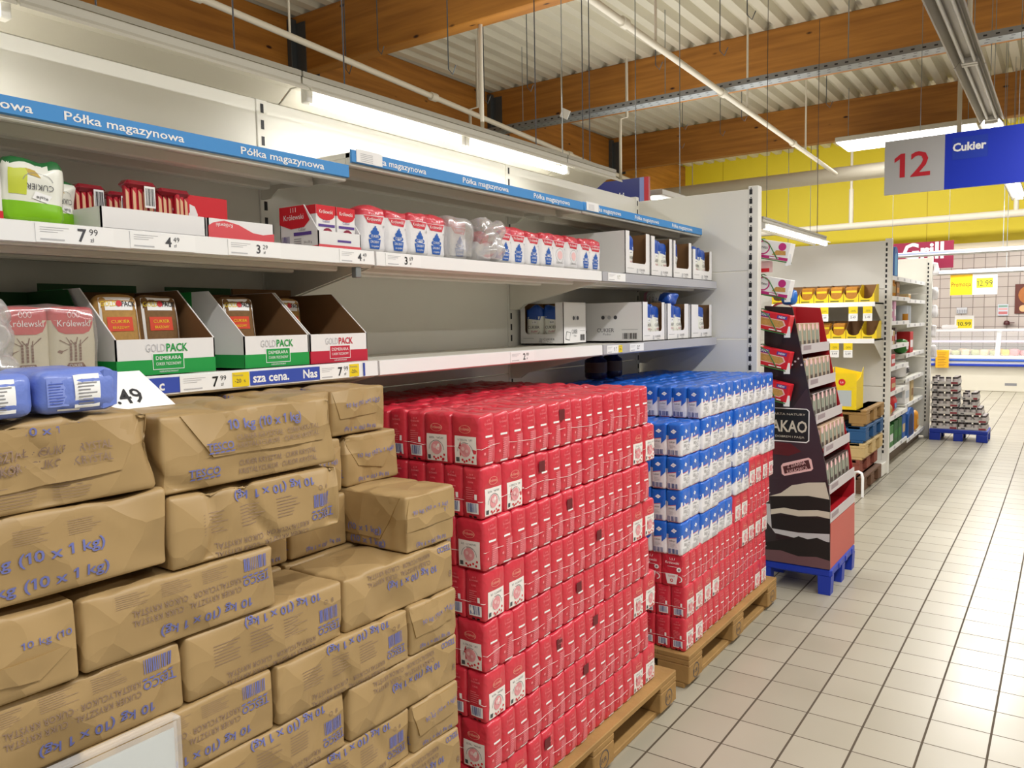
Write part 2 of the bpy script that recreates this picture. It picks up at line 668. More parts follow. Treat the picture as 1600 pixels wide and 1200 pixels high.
def wood_mat(name, axis):
    m = bpy.data.materials.new(name)
    m.use_nodes = True
    nt = m.node_tree
    N, L = nt.nodes, nt.links
    p = N['Principled BSDF']
    tc = N.new('ShaderNodeTexCoord')

    def mapped(s):
        mp = N.new('ShaderNodeMapping')
        mp.inputs['Scale'].default_value = s
        L.new(tc.outputs['Object'], mp.inputs['Vector'])
        return mp.outputs[0]
    lo = (0.6, 5, 9) if axis == 'x' else (5, 0.6, 9)
    n = N.new('ShaderNodeTexNoise')
    n.inputs['Scale'].default_value = 1.6
    n.inputs['Detail'].default_value = 6
    L.new(mapped(lo), n.inputs['Vector'])
    cr = N.new('ShaderNodeValToRGB')
    cr.color_ramp.elements[0].color = lin('9A6222')
    cr.color_ramp.elements[0].position = .3
    cr.color_ramp.elements[1].color = lin('C08234')
    cr.color_ramp.elements[1].position = .72
    L.new(n.outputs['Fac'], cr.inputs[0])
    v = N.new('ShaderNodeTexVoronoi')
    v.inputs['Scale'].default_value = 1.0
    L.new(mapped((1.8, 4, 4.2) if axis == 'x' else (4, 1.8, 4.2)), v.inputs['Vector'])
    r2_ = N.new('ShaderNodeValToRGB')
    r2_.color_ramp.elements[0].color = lin('4A2409')
    r2_.color_ramp.elements[0].position = .05
    r2_.color_ramp.elements[1].color = (1, 1, 1, 1)
    r2_.color_ramp.elements[1].position = .10
    L.new(v.outputs['Distance'], r2_.inputs[0])
    mx = N.new('ShaderNodeMix')
    mx.data_type = 'RGBA'
    mx.blend_type = 'MULTIPLY'
    mx.inputs[0].default_value = 1
    L.new(cr.outputs[0], mx.inputs[6])
    L.new(r2_.outputs[0], mx.inputs[7])
    L.new(mx.outputs[2], p.inputs['Base Color'])
    p.inputs['Roughness'].default_value = .55
    return m


WBX, WBY = wood_mat('glulam_cross', 'x'), wood_mat('glulam_long', 'y')
fb = MB()
fb.quad((-14, -5, 0), (8, -5, 0), (8, YW, 0), (-14, YW, 0), floor_mat())
struct('floor', fb)

DECK = mat('roof_deck', 'D8D3C0', 0.5, var=0.08, vscale=1.5)
cb_ = MB()
prof, x = [], -14.0
while x < 8:
    prof += [(x, ZD), (x + .12, ZD), (x + .155, ZD + .11), (x + .245, ZD + .11)]
    x += .28
for (a, b) in zip(prof[:-1], prof[1:]):
    cb_.quad((a[0], -5, a[1]), (a[0], YW, a[1]), (b[0], YW, b[1]), (b[0], -5, b[1]), DECK)
cb_.box(-14, 8, -5, YW, ZD + .3, ZD + .34, DECK)
struct('ceiling', cb_)


def tiled_wall_mat():
    m = bpy.data.materials.new('wall_tiles')
    m.use_nodes = True
    nt = m.node_tree
    N, L = nt.nodes, nt.links
    p = N['Principled BSDF']
    tc = N.new('ShaderNodeTexCoord')
    mp = N.new('ShaderNodeMapping')
    mp.inputs['Rotation'].default_value = (math.radians(90), 0, 0)
    L.new(tc.outputs['Object'], mp.inputs['Vector'])
    br = N.new('ShaderNodeTexBrick')
    br.offset = 0
    br.inputs['Scale'].default_value = 1
    br.inputs['Brick Width'].default_value = .21
    br.inputs['Row Height'].default_value = .21
    br.inputs['Mortar Size'].default_value = .006
    br.inputs['Color1'].default_value = lin('B4A9A2')
    br.inputs['Color2'].default_value = lin('BDB2AA')
    br.inputs['Mortar'].default_value = lin('6E625C')
    L.new(mp.outputs[0], br.inputs['Vector'])
    L.new(br.outputs['Color'], p.inputs['Base Color'])
    p.inputs['Roughness'].default_value = .3
    return m


YELW = mat('yellow_wall_paint', 'D6C21A', 0.55, var=0.05, vscale=.7)
wb = MB()
wb.quad((-14, YW, 0), (8, YW, 0), (8, YW, 2.85), (-14, YW, 2.85), tiled_wall_mat())
wb.box(-14, 8, YW - .03, YW + .1, 2.82, 3.05, mat('beige_trim', 'D9CDB2', .5))
wb.box(-14, 8, YW - .02, YW + .1, 3.05, ZD + .3, YELW)
for xx in (-9.5, -7.2, -4.9, -2.6, -.3, 2.0):
    wb.box(xx, xx + .012, YW - .024, YW, 3.05, ZD, mat('yellow_joint', 'B49A08', .6))
struct('wall_back', wb)
wr = MB()
wr.box(8, 8.1, -5, YW, 0, ZD + .3, mat('side_wall', 'CFC8B4', .6))
struct('wall_right', wr)
wl = MB()
wl.box(-14.1, -14, -5, YW, 0, ZD + .3, mat('side_wall', 'CFC8B4', .6))
struct('wall_left', wl)

# glued-timber beams
k = 1
for yb in (2.72, 6.92, 11.14, 15.5):
    b = MB()
    b.box(-8.2, 8, yb, yb + .2, 4.75, ZD, WBX, .01)
    o = struct('trim_%d' % k, b)
    h = MB()
    h.box(-8.2, -8.12, yb - .09, yb + .29, 4.6, ZD - .05, STEELD, .004)
    h.box(-8.2, -7.95, yb - .012, yb, 4.7, ZD - .1, STEELD)
    h.box(-8.2, -7.95, yb + .2, yb + .212, 4.7, ZD - .1, STEELD)
    h.build('steel_hanger', o)
    k += 1
b = MB()
b.box(-8.44, -8.2, -5, YW, 4.45, ZD, WBY, .01)
struct('trim_%d' % k, b)
# ------------------------------------------------------------------ wall shelving, three bays
XB = -2.08
BAYS = [(0.29, 1.62), (1.62, 2.95), (2.95, 4.275)]
Z2, Z3 = 1.745, 1.435
PLATE = mat('shelf_plate', 'DEDBD0', 0.38)


def back_panel(y0, y1, z0, z1):
    p = MB()
    p.box(XB - .03, XB, y0 + .02, y1 - .02, z0, z1, WHITE, .002)
    return p


def upright(y, ztop=2.25):
    u = MB()
    u.box(XB - .05, XB + .004, y - .02, y + .02, 0, ztop, WHITE, .002)
    z = .3
    while z < ztop - .03:
        u.rect((XB + .0048, y - .006, z), (0, 1, 0), (0, 0, 1), .012, .028, BLACK)
        z += .05
    return u


def bracket(y, zt, xf, deep=.15):
    b = MB()
    b.prism([(XB + .006, zt - .01), (XB + .006, zt - deep), (XB + .05, zt - deep), (XB + .09, zt - deep + .025), (xf - .03, zt - .045), (xf - .03, zt - .01)], 'y', y - .003, y + .003, PLATE)
    return b


def shelf(parent, y0, y1, zt, xf, stripmat, lip=.038, deep=.15):
    s = MB()
    s.box(XB + .008, xf - .006, y0 + .006, y1 - .006, zt - .022, zt - .004, PLATE, .002)
    s.box(xf - .03, xf - .008, y0 + .006, y1 - .006, zt - .045, zt - .004, PLATE, .003)
    for i, xr in enumerate((.12, .25)):
        s.box(xf - xr - .035, xf - xr, y0 + .03 + .05 * i, y1 - .03 - .05 * i, zt - .05, zt - .02, PLATE, .004)
    o = s.build('shelf', parent)
    st = MB()
    st.prism([(xf - .007, zt + .002), (xf, zt), (xf + .001, zt - lip), (xf - .007, zt - lip - .002)], 'y', y0 + .004, y1 - .004, stripmat)
    so = st.build('price_strip', o)
    for yy in (y0 + .010, y1 - .010):
        bracket(yy, zt, xf, deep).build('bracket', o)
    return o, so


unit = thing('shelving_unit', 'long white wall shelving of three bays with slotted uprights and price strips', 'shelving', (0, 0, 0))
for (y0, y1) in BAYS:
    back_panel(y0, y1, .1, 1.3).build('back_panel', unit)
    back_panel(y0, y1, 1.304, 2.24).build('back_panel', unit)
for y in (.29, 1.62, 2.95, 4.25):
    upright(y).build('upright', unit)
bs = MB()
bs.box(XB + .006, -2.06, .3, 4.26, 0, .1, WHITE)
bs.build('plinth', unit)

UY, UZ = (0, 1, 0), (0, 0, 1)


def ticket(parent, y, z, xf, w, h, price, cents, big=.021, sub='zł', m=BLACK, yellow=False, x_off=.001):
    t = MB()
    x = xf + x_off
    t.box(x, x + .0012, y, y + w, z - h / 2, z + h / 2, WHITEP)
    x += .0018
    t.text(price, (x, y + w * .52, z - big * .5), UY, UZ, big, m, bold=.02)
    t.text(cents, (x, y + w * .52 + big * .95, z + big * .05), UY, UZ, big * .52, m)
    t.text(sub, (x, y + w * .52 + big * 1.0, z - big * .5), UY, UZ, big * .34, m)
    for i in range(3):
        t.rect((x, y + w * .05, z + h * .28 - i * h * .12), UY, UZ, w * (.36 - .07 * i), .0012, LGREY)
    t.rect((x, y + w * .05, z - h * .38), UY, UZ, w * .3, .003, LGREY)
    if yellow:
        t.rect((x, y + w * .86, z - h * .46), UY, UZ, w * .30, h * .92, YEL)
        t.text('-20', (x + .0006, y + w * .9, z - h * .2), UY, UZ, h * .26, DGREY)
        t.text('%', (x + .0006, y + w * 1.06, z - h * .2), UY, UZ, h * .16, DGREY)
        t.text('Promocja', (x + .0006, y + w * .88, z + h * .22), UY, UZ, h * .13, GREY)
    return t.build('price_ticket', parent)


XF, XT = -1.605, -1.69
# storage shelves on top, with the blue strips
tops = [(0, 1.99, [(.50, 0), (.828, 0), (1.25, 0)], False), (1, 2.036, [(1.735, 1), (2.13, 0), (2.565, 0)], True), (2, 2.038, [(3.08, 1), (3.43, 0), (3.86, 0)], True)]
for i, zt, words, patch in tops:
    y0, y1 = BAYS[i]
    sh, st = shelf(unit, y0, y1 - (.0 if i else .005), zt, XT, BLUESTRIP, .034, .06)
    for (yy, cut) in words:
        w = MB()
        full = 'Półka magazynowa'
        w.text('ka magazynowa' if cut else full, (XT + .0016, yy, zt - .026), UY, UZ, .0175, WHITEP, bold=.012, w=.208 if cut else .268)
        w.build('strip_lettering', sh)
    if patch:
        t = MB()
        t.box(XT + .001, XT + .003, y0 + .02, y0 + .125, zt - .032, zt + .004, WHITEP)
        for q in range(5):
            t.rect((XT + .0036, y0 + .035, zt - .008 - q * .005), UY, UZ, .05, .0016, LGREY)
        t.build('price_ticket', sh)
# second shelf
for i, (y0, y1) in enumerate(BAYS):
    sh, st = shelf(unit, y0, y1, Z2 - .004, XF, STRIPW if i < 2 else mat('grey_strip', 'B4B4BA', .4))
    zc = Z2 - .023
    if i == 0:
        for (y, a, b_) in ((.72, '7', '99'), (.905, '4', '49'), (1.14, '3', '29'), (1.485, '4', '49')):
            ticket(sh, y, zc, XF, .15 if y < 1.4 else .125, .036, a, b_, .02 if a != '7' else .024, m=DGREY)
    elif i == 1:
        ticket(sh, 1.66, zc, XF, .15, .036, '3', '69', .022)
    else:
        ticket(sh, 3.0, zc, XF, .16, .034, '1', '79', .015, m=mat('olive_print', '6E6A20', .5))
# third shelf
for i, (y0, y1) in enumerate(BAYS):
    sh, st = shelf(unit, y0, y1, Z3 - .003, XF, STRIPW if i < 2 else mat('grey_strip', 'B4B4BA', .4), .040)
    zc = Z3 - .023
    if i == 0:
        bl = mat('promo_strip_blue', '3A52B4', .4)
        for (a, b_, ws) in ((.45, 1.0, (('Nasza cena.', .62), ('sza c', .905))), (1.185, 1.40, (('sza cena.', 1.192), ('Nas', 1.345)))):
            p = MB()
            p.box(XF + .001, XF + .0025, a, b_, zc - .017, zc + .017, bl)
            for s, y in ws:
                p.text(s, (XF + .003, y, zc - .010), UY, UZ, .021, WHITEP, bold=.025)
            p.build('promo_insert', sh)
        ticket(sh, 1.0, zc, XF, .155, .037, '7', '99', .022, yellow=True, x_off=.0028)
        ticket(sh, 1.40, zc, XF, .12, .037, '7', '99', .022, yellow=True, x_off=.0028)
        q = MB()
        q.box(XF + .001, XF + .004, 1.558, 1.563, zc - .018, zc + .018, bl)
        q.build('ticket_clip', sh)
    elif i == 1:
        ticket(sh, 2.27, zc, XF, .15, .036, '2', '99', .022)
    else:
        ticket(sh, 2.985, zc, XF, .12, .034, '1', '79', .016, yellow=True)
        ticket(sh, 3.20, zc, XF, .14, .034, '2', '29', .016)
# metal clip hanging under the second shelf at the joint of the first two bays
c = MB()
c.box(XF - .03, XF - .01, 1.555, 1.575, Z2 - .078, Z2 - .042, GALV, .002)
c.build('shelf_clip', unit)

# end panel closing the shelving
ep = thing('shelving_end_panel', 'tall white end panel with slotted post closing the sugar shelving', 'panel', (0, 4.29, 0))
p = MB()
for (z0, z1) in ((.1, .97), (.974, 1.42), (1.424, 1.79), (1.794, 2.23)):
    p.box(-2.09, -1.435, 0, .03, z0, z1, WHITE, .002)
p.build('panel', ep)
u = MB()
u.box(-1.435, -1.38, -.004, .055, 0, 2.245, WHITE, .003)
z = .2
while z < 2.21:
    u.rect((-1.428, -.0048, z), (1, 0, 0), (0, 0, 1), .016, .028, BLACK)
    u.rect((-1.422, -.0049, z + .03), (1, 0, 0), (0, 0, 1), .006, .006, BLACK)
    z += .05
u.build('slotted_post', ep)
# ------------------------------------------------------------------ brown paper packages of sugar on a pallet
def pallet(name, label, x0, y0, m=WOOD, L=1.2, W=.8, z0=0.0, group=None, brand=True):
    """wooden pallet; long side along y"""
    t = thing(name, label, 'pallet', (x0 + W / 2, y0 + L / 2, z0), 0, group)
    hx, hy = W / 2, L / 2
    for xx in (-hx + .0725, 0, hx - .0725):
        w = .145 if xx else .1
        b = MB(); b.box(xx - .05, xx + .05, -hy, hy, 0, .022, m, .003); b.build('bottom_board', t)
        for yy in (-hy + .0725, 0, hy - .0725):
            b = MB(); b.box(xx - .0725 if xx else -.05, xx + .0725 if xx else .05, yy - .0725, yy + .0725, .022, .1, m, .004)
            if brand and xx > 0:
                s = xx + .0731
                b.disc((s, yy, .061), UY, UZ, .032, DGREY, .028)
                b.text('EUR', (s, yy - .024, .052), UY, UZ, .016, DGREY)
            b.build('block', t)
    for yy in (-hy + .0725, 0, hy - .0725):
        b = MB(); b.box(-hx, hx, yy - .0725, yy + .0725, .1, .122, m, .003); b.build('stringer_board', t)
    for xx, w in ((-hx + .0725, .145), (-.205, .1), (0, .145), (.205, .1), (hx - .0725, .145)):
        b = MB(); b.box(xx - w / 2, xx + w / 2, -hy, hy, .122, .144, m, .003); b.build('deck_board', t)
    return t


pallet('wooden_pallet', 'wooden pallet carrying the brown paper sugar packages', -2.04, .32)

PL, PD, PH = .368, .186, .118
KG = '10 kg (10 x 1 kg)'
KR1, KR2 = 'CUKIER KRYSZTAŁ · CUKR KRYSTAL', 'KRISTÁLYCUKOR · CUKOR KRYŠTÁL'


def tesco(s, face, u, v, flip, w=.062, dash=True):
    """word with a row of slanted dashes; u, v is its centre"""
    h = .0135
    sg = -1 if flip else 1
    s.dtext(face, 'TESCO', u, v - sg * h / 2, h, INK, w=w, bold=.012, align='c', flip=flip)
    if dash:
        for i in range(5):
            uu = u + sg * (-w * .46 + i * w * .2)
            vv = v - sg * .0125
            s.dquad(face, (uu, vv), (uu + sg * .009, vv), (uu + sg * .011, vv + sg * .003), (uu + sg * .003, vv + sg * .003), INK, 1, 1, s.toff)


def kr(s, face, u, v, flip, w=.21, h=.0105, gap=.0165):
    sg = -1 if flip else 1
    s.dtext(face, KR1, u, v, h, INKB, w=w, align='c', flip=flip)
    s.dtext(face, KR2, u, v - sg * gap, h, INKB, w=w, align='c', flip=flip)


def faint(s, face, v0, v1, seed, u0=-.13, n=3):
    for i in range(n):
        s.dlines(face, u0 + i * .078, v0, .058, v1 - v0, 7, INKB, seed + i, fill=.16)


def long_print(s, f, kind, seed):
    if kind == 1:
        s.dtext(f, KG, .035, .034, .0155, INK, w=.185, align='c', flip=True, bold=.012)
        kr(s, f, .0, .062, True)
        faint(s, f, .088, .112, seed)
        s.dbars(f, .113, .086, .052, .024, INK, 13, seed)
        tesco(s, f, .14, .066, True)
    elif kind == 2:
        s.dtext(f, KG, .03, .113, .0155, INK, w=.185, align='c', flip=True, bold=.012)
        faint(s, f, .05, .092, seed)
        kr(s, f, .0, .012, True)
        s.dbars(f, .118, .05, .05, .026, INK, 13, seed)
        tesco(s, f, .144, .031, True)
        s.ddisc(f, .138, .089, .005, INKB, .004)
        s.dtext(f, '8', .152, .085, .009, INKB)
    elif kind == 3:
        kr(s, f, -.01, .092, True)
        s.dtext(f, KG, .03, .074, .0155, INK, w=.17, align='c', flip=True, bold=.012)
        tesco(s, f, .15, .106, True, w=.05, dash=False)
        s.dtext(f, '8', .165, .03, .016, INKB)
    elif kind == 4:
        kr(s, f, -.01, .078, False, w=.25, h=.0125, gap=.02)
        faint(s, f, .012, .045, seed)
        s.dtext(f, KG, .0, .113, .012, INK, w=.15, align='c', bold=.01)
    elif kind == 5:
        s.dtext(f, KG, -.02, .058, .0165, INK, w=.20, align='c', bold=.014, slope=.02)
        s.dtext(f, KG, -.015, .018, .0165, INK, w=.20, align='c', bold=.014, slope=.02)
        faint(s, f, .088, .112, seed)
    elif kind == 6:
        tesco(s, f, -.115, .03, False)
        kr(s, f, .05, .03, False, w=.185, h=.010, gap=.016)
    elif kind == 7:
        s.dtext(f, '(10 x 1 kg)', .055, .010, .0155, INK, w=.115, align='c', bold=.012)


def end_print(s, f, kind, seed):
    if kind == 0: return
    if kind == 1:
        s.dtext(f, KG, .02, .075, .0095, INK, w=.115, align='c', slope=.05)
        s.dtext(f, KG, .0, .018, .0095, INK, w=.11, align='c', flip=True)
    elif kind == 2:
        s.dtext(f, '10 kg (10', .045, .075, .0105, INK, w=.075, align='c')
    elif kind == 3:
        s.dtext(f, KG, .01, .02, .0095, INK, w=.11, align='c', flip=True)
        s.dtext(f, '10', -.06, .085, .0095, INK)


def flap(s, face, pts, root, off=.0035, extra=None):
    """folded paper flap lying on the face; pts = four corners, counter-clockwise from bottom left"""
    m = MB()
    n, k = 8, 4
    top, bot = [], []
    for j in range(k + 1):
        for i in range(n + 1):
            a, b = i / n, j / k
            p = [(1 - b) * ((1 - a) * pts[0][q] + a * pts[1][q]) + b * ((1 - a) * pts[3][q] + a * pts[2][q]) for q in (0, 1)]
            lift = off * (1.0 - .55 * b) + .0012 * math.sin(a * 9 + s.seed)
            top.append(s.surf(face, p[0], p[1], lift))
            bot.append(s.surf(face, p[0], p[1], -.0005))
    W = n + 1
    m.add(top, [(j * W + i, j * W + i + 1, (j + 1) * W + i + 1, (j + 1) * W + i) for j in range(k) for i in range(n)], PAPER, True)
    rim = [i for i in range(W)] + [j * W + n for j in range(1, k + 1)] + [k * W + i for i in range(n - 1, -1, -1)] + [j * W for j in range(k - 1, 0, -1)]
    vs = [top[i] for i in rim] + [bot[i] for i in rim]
    r = len(rim)
    m.add(vs, [(i, r + i, r + (i + 1) % r, (i + 1) % r) for i in range(r)], PAPERD)
    if extra:
        s2 = Soft.__new__(Soft)
        s2.__dict__.update(s.__dict__)
        s2.v, s2.f, s2.mi, s2.sm, s2.mats = m.v, m.f, m.mi, m.sm, m.mats
        base = s2.warp
        s2.warp = lambda p, o=0.0: base(p, o + off + .0012)
        extra(s2)
    return m.build('paper_flap', root)


BN = [0]


def package(y0, y1, z0, z1, xf, label, orient='long', kind=1, end=1, rough=1.0, yaw=0.0, flaps=()):
    """orient long: long side faces the aisle; end: short end faces the aisle"""
    BN[0] += 1
    seed = BN[0] * 1.37
    L = (y1 - y0) if orient == 'long' else PL
    D = PD if orient == 'long' else (y1 - y0)
    s = Soft(D - .003, L - .004, z1 - z0 - .001, .0075, PAPER, (12, 42, 14), bulge=.005, amp=.0042 * rough, freq=10, seed=seed, crease=.0062 * rough, cfreq=6.5)
    s.toff = .0015
    long_print(s, '+x', kind, BN[0])
    end_print(s, '+y', end, BN[0])
    end_print(s, '-y', 3 if end else 0, BN[0] + 50)
    if kind in (2, 1): s.dbars('+z', -.13, -.02, .05, .025, INK, 12, BN[0])
    o = s.build('sugar_package')
    if orient == 'long':
        o.location = (xf - D / 2, (y0 + y1) / 2, z0)
        o.rotation_euler = (0, 0, yaw)
    else:
        o.location = (xf - L / 2, (y0 + y1) / 2, z0)
        o.rotation_euler = (0, 0, -math.pi / 2 + yaw)
    tag(o, label, 'package', 'brown paper sugar packages on the pallet')
    for fl in flaps:
        f, pts = fl[0], fl[1]
        flap(s, f, pts, o, extra=fl[2] if len(fl) > 2 else None)
    return o


EFT = lambda s: s.dtext('+y', KG, .008, .072, .0105, INK, w=.118, align='c', slope=.06)
ENDFLAP = ('+y', [(-.07, .042), (.062, .046), (.088, .112), (-.088, .112)], EFT)
ENDFLAP2 = ('+y', [(-.05, .05), (.03, .035), (.088, .112), (-.088, .112)], EFT)
zt = [.145, .2655, .386, .5075, .628, .749, .870, .991]
rows = ['bottom', 'second', 'third', 'fourth', 'fifth', 'sixth', 'seventh']
XA = -1.25
for r in range(7):
    z0, z1 = zt[r], zt[r + 1]
    if r % 2 == 0:      # bottom, third, fifth, seventh rows: long sides only
        ys = [(1.139, 1.514), (.766, 1.137), (.391, .764)]
        kinds = [3, 2, 1]
        for q, (a, b) in enumerate(ys):
            package(a, b, z0, z1, XA + .004 * ((q * 3 + r) % 3 - 1), 'brown sugar package laid lengthwise, %s from the red stack in the %s row up' % (ORD[q], rows[r]), 'long', kinds[q], 1, .8)
    else:
        package(1.337, 1.512, z0, z1, XA + .003, 'brown sugar package showing its folded end beside the red stack in the %s row up' % rows[r], 'end', 2, 1, 1.0, flaps=[ENDFLAP])
        ys = [(.952, 1.335), (.577, .950), (.402, .575)]
        for q, (a, b) in enumerate(ys[:2]):
            package(a, b, z0, z1, XA + .004 * ((q * 2 + r) % 3 - 1), 'brown sugar package laid lengthwise, %s from the red stack in the %s row up' % (ORD[q + 1], rows[r]), 'long', [2, 1][q], 1, .8)
# second row behind, seen on the step
package(1.139, 1.514, .872, .992, XA - .196, 'brown sugar package in the second row under the jutting one, only its top showing', 'long', 3, 1, .6)
package(.766, 1.137, .872, .992, XA - .196, 'brown sugar package in the second row, under the set-back ends on the step', 'long', 2, 1, .6)
# eighth layer
package(.590, .962, .993, 1.113, XA + .002, 'brown sugar package with upside-down lettering, upper row, resting on two lengthwise packages', 'long', 1, 1, .7)
package(.400, .586, .993, 1.122, XA + .006, 'brown sugar package with a pointed flap on its end, below the creased pair', 'end', 1, 2, .8, flaps=[('+y', [(-.03, .03), (.03, .022), (.09, .06), (-.09, .055)])])
package(1.345, 1.525, .993, 1.13, XA - .008, 'brown sugar package jutting out endways at the step beside the red stack', 'end', 7, 1, 1.0, flaps=[
    ('+x', [(-.13, .032), (.10, .028), (.165, .132), (-.15, .132)], lambda s: s.dtext('+x', '(10 x 1 kg)', .05, .042, .0155, INK, w=.115, align='c', bold=.012)),
    ('+y', [(-.086, .05), (.086, .056), (.088, .128), (-.075, .128)], lambda s: s.dtext('+y', KG, -.005, .092, .0095, INK, w=.12, align='c', slope=.05))])
package(1.165, 1.343, .993, 1.122, XA - .205, 'brown sugar package set back on the step, end out, behind the big creased one', 'end', 2, 3, 1.0)
package(.982, 1.160, .993, 1.122, XA - .205, 'brown sugar package set back on the step, end barely showing between its neighbours', 'end', 2, 3, 1.0)
# ninth
package(.362, .742, 1.135, 1.266, XA + .004, 'brown sugar package printed 10 kg twice, left of the barcode package', 'long', 5, 1, 1.4)
package(.746, 1.136, 1.116, 1.246, XA + .002, 'brown sugar package with fan creases and upside-down barcode under the flap-front one', 'long', 2, 1, 1.7)
package(1.345, 1.532, 1.132, 1.262, XA - .205, 'brown sugar package set back, end out, on the jutting package by the red stack', 'end', 2, 1, 1.5, flaps=[ENDFLAP2])
package(1.158, 1.338, 1.125, 1.262, XA - .21, 'brown sugar package set back, second from the red stack in its short row', 'end', 2, 1, 1.2, flaps=[ENDFLAP])
# tenth
package(.345, .728, 1.268, 1.402, XA + .004, 'brown sugar package with a deep diagonal crease carrying the blue sugar bags', 'long', 4, 1, 2.0, flaps=[('+x', [(-.18, .028), (.13, .042), (.175, .125), (-.18, .125)], lambda s: kr(s, '+x', -.01, .082, False, w=.25, h=.0125, gap=.02))])
package(.737, 1.128, 1.25, 1.388, XA + .002, 'brown sugar package with a wide folded front flap printed 10 kg', 'long', 6, 1, 1.4, flaps=[('+x', [(-.10, .055), (.165, .052), (.19, .132), (-.155, .134)],
        lambda s: (s.dtext('+x', KG, .02, .100, .0175, INK, w=.165, align='c', bold=.014), tesco(s, '+x', -.085, .073, False, w=.055), kr(s, '+x', .05, .079, False, w=.2, h=.0095, gap=.0145)))])
package(1.305, 1.49, 1.264, 1.380, XA - .205, 'brown sugar package at the very top of the pile next to the red stack', 'end', 2, 1, 1.5, flaps=[ENDFLAP])
package(1.118, 1.30, 1.264, 1.379, XA - .205, 'brown sugar package, topmost row, second from the red stack, behind the flap-front one', 'end', 2, 1, 1.2, flaps=[ENDFLAP])
package(.905, 1.112, 1.264, 1.377, XA - .21, 'brown sugar package, topmost row, third from the red stack, under the price strip', 'end', 2, 1, 1.4)

# two blue bags lying on the creased package
def blue_tesco(y0, y1, label, seed):
    s = Soft(.165, y1 - y0, .066, .016, mat('lilac_blue_bag', '6C82D0', .42, coat=.25, bump=.4, bscale=30), (8, 6, 5), bulge=.004, amp=.004, freq=16, seed=seed, crease=.004, cfreq=9)
    pw = mat('lilac_print', '8496DE', .5)
    w = (y1 - y0)
    s.drect('+x', -.012, .026, .008, .058, WHITEP)
    s.dlines('+x', -.008, .014, .030, .036, 7, GREY, seed)
    s.dtext('+x', 'TESCO', .02, .016, .006, DGREY, w=.03) if False else None
    s.drect('+x', -w * .42, -.02, .012, .055, pw)
    s.dlines('+x', -w * .40, .016, .024, .034, 8, mat('lilac_bag_ink', '4F66BE', .5), seed + 2)
    s.drect('+x', -w * .3, -.004, .0015, .007, WHITEP, 2, 1)
    o = s.build('sugar_bag')
    o.location = (-1.25 + .012 - .0825, (y0 + y1) / 2, 1.409)
    tag(o, label, 'sugar bag', 'blue sugar bags lying on the brown pile')
    return s, o
s, o = blue_tesco(.435, .541, 'lilac-blue sugar bag lying on the brown pile, left one, cut by the frame', 4)
s, o = blue_tesco(.548, .668, 'lilac-blue sugar bag lying on the brown pile beside the price card', 9)
f = MB()
fl = [s.surf('+x', a, b, .004 + .002 * c) for (a, b, c) in ((.032, .003, 0), (.058, .006, 0), (.058, .06, 1), (.034, .062, 1))]
f.add(fl, [(0, 1, 2, 3)], MATS['lilac_blue_bag'], True)
f.add([fl[0], fl[3], s.surf('+x', .030, .062, 0), s.surf('+x', .028, .003, 0)], [(0, 1, 2, 3)], MATS['lilac_blue_bag'], True)
f.build('folded_end', o)

# sloping price card
t = thing('price_card', 'large white price card ending in .49 propped behind the brown pile', 'price card', (-1.42, .80, 1.388), (0, math.radians(-38), 0))
c = MB()
c.add([V(0, -.085, 0), V(0, .075, 0), V(0, .035, .085), V(0, -.085, .085), V(-.002, -.085, 0), V(-.002, .075, 0), V(-.002, .035, .085), V(-.002, -.085, .085)],
      [(0, 1, 2, 3), (7, 6, 5, 4), (0, 4, 5, 1), (1, 5, 6, 2), (2, 6, 7, 3), (3, 7, 4, 0)], WHITEP)
c.text('1.49', (.0008, .020, .012), (0, 1, 0), (0, -.15, .99), .032, BLACK, align='r', bold=.01)
c.build('card', t)

# clear sign holder with a pale sheet in front of the pile
t = thing('sign_holder', 'clear plastic sign holder with a pale grey sheet in front of the brown pile', 'sign holder', (-1.205, .55, .60))
c = MB(); c.box(.004, .006, -.17, .156, 0, .272, mat('pale_sheet', 'C4CCCC', .5)); c.build('paper_sheet', t)
CLEAR = mat('clear_plastic', 'FFFFFF', .08)
CLEAR.node_tree.nodes['Principled BSDF'].inputs['Alpha'].default_value = .22
c = MB(); c.box(.007, .0085, -.18, .160, -.005, .283, CLEAR); c.box(-.014, .007, -.18, .166, .284, .29, CLEAR, .001); c.box(.0, .012, .158, .166, 0, .29, CLEAR, .001)
c.build('clear_sleeve', t)
# ------------------------------------------------------------------ sugar bags in film-wrapped packs
PKI = mat('pale_pink_print', 'EFC3C4', .5)


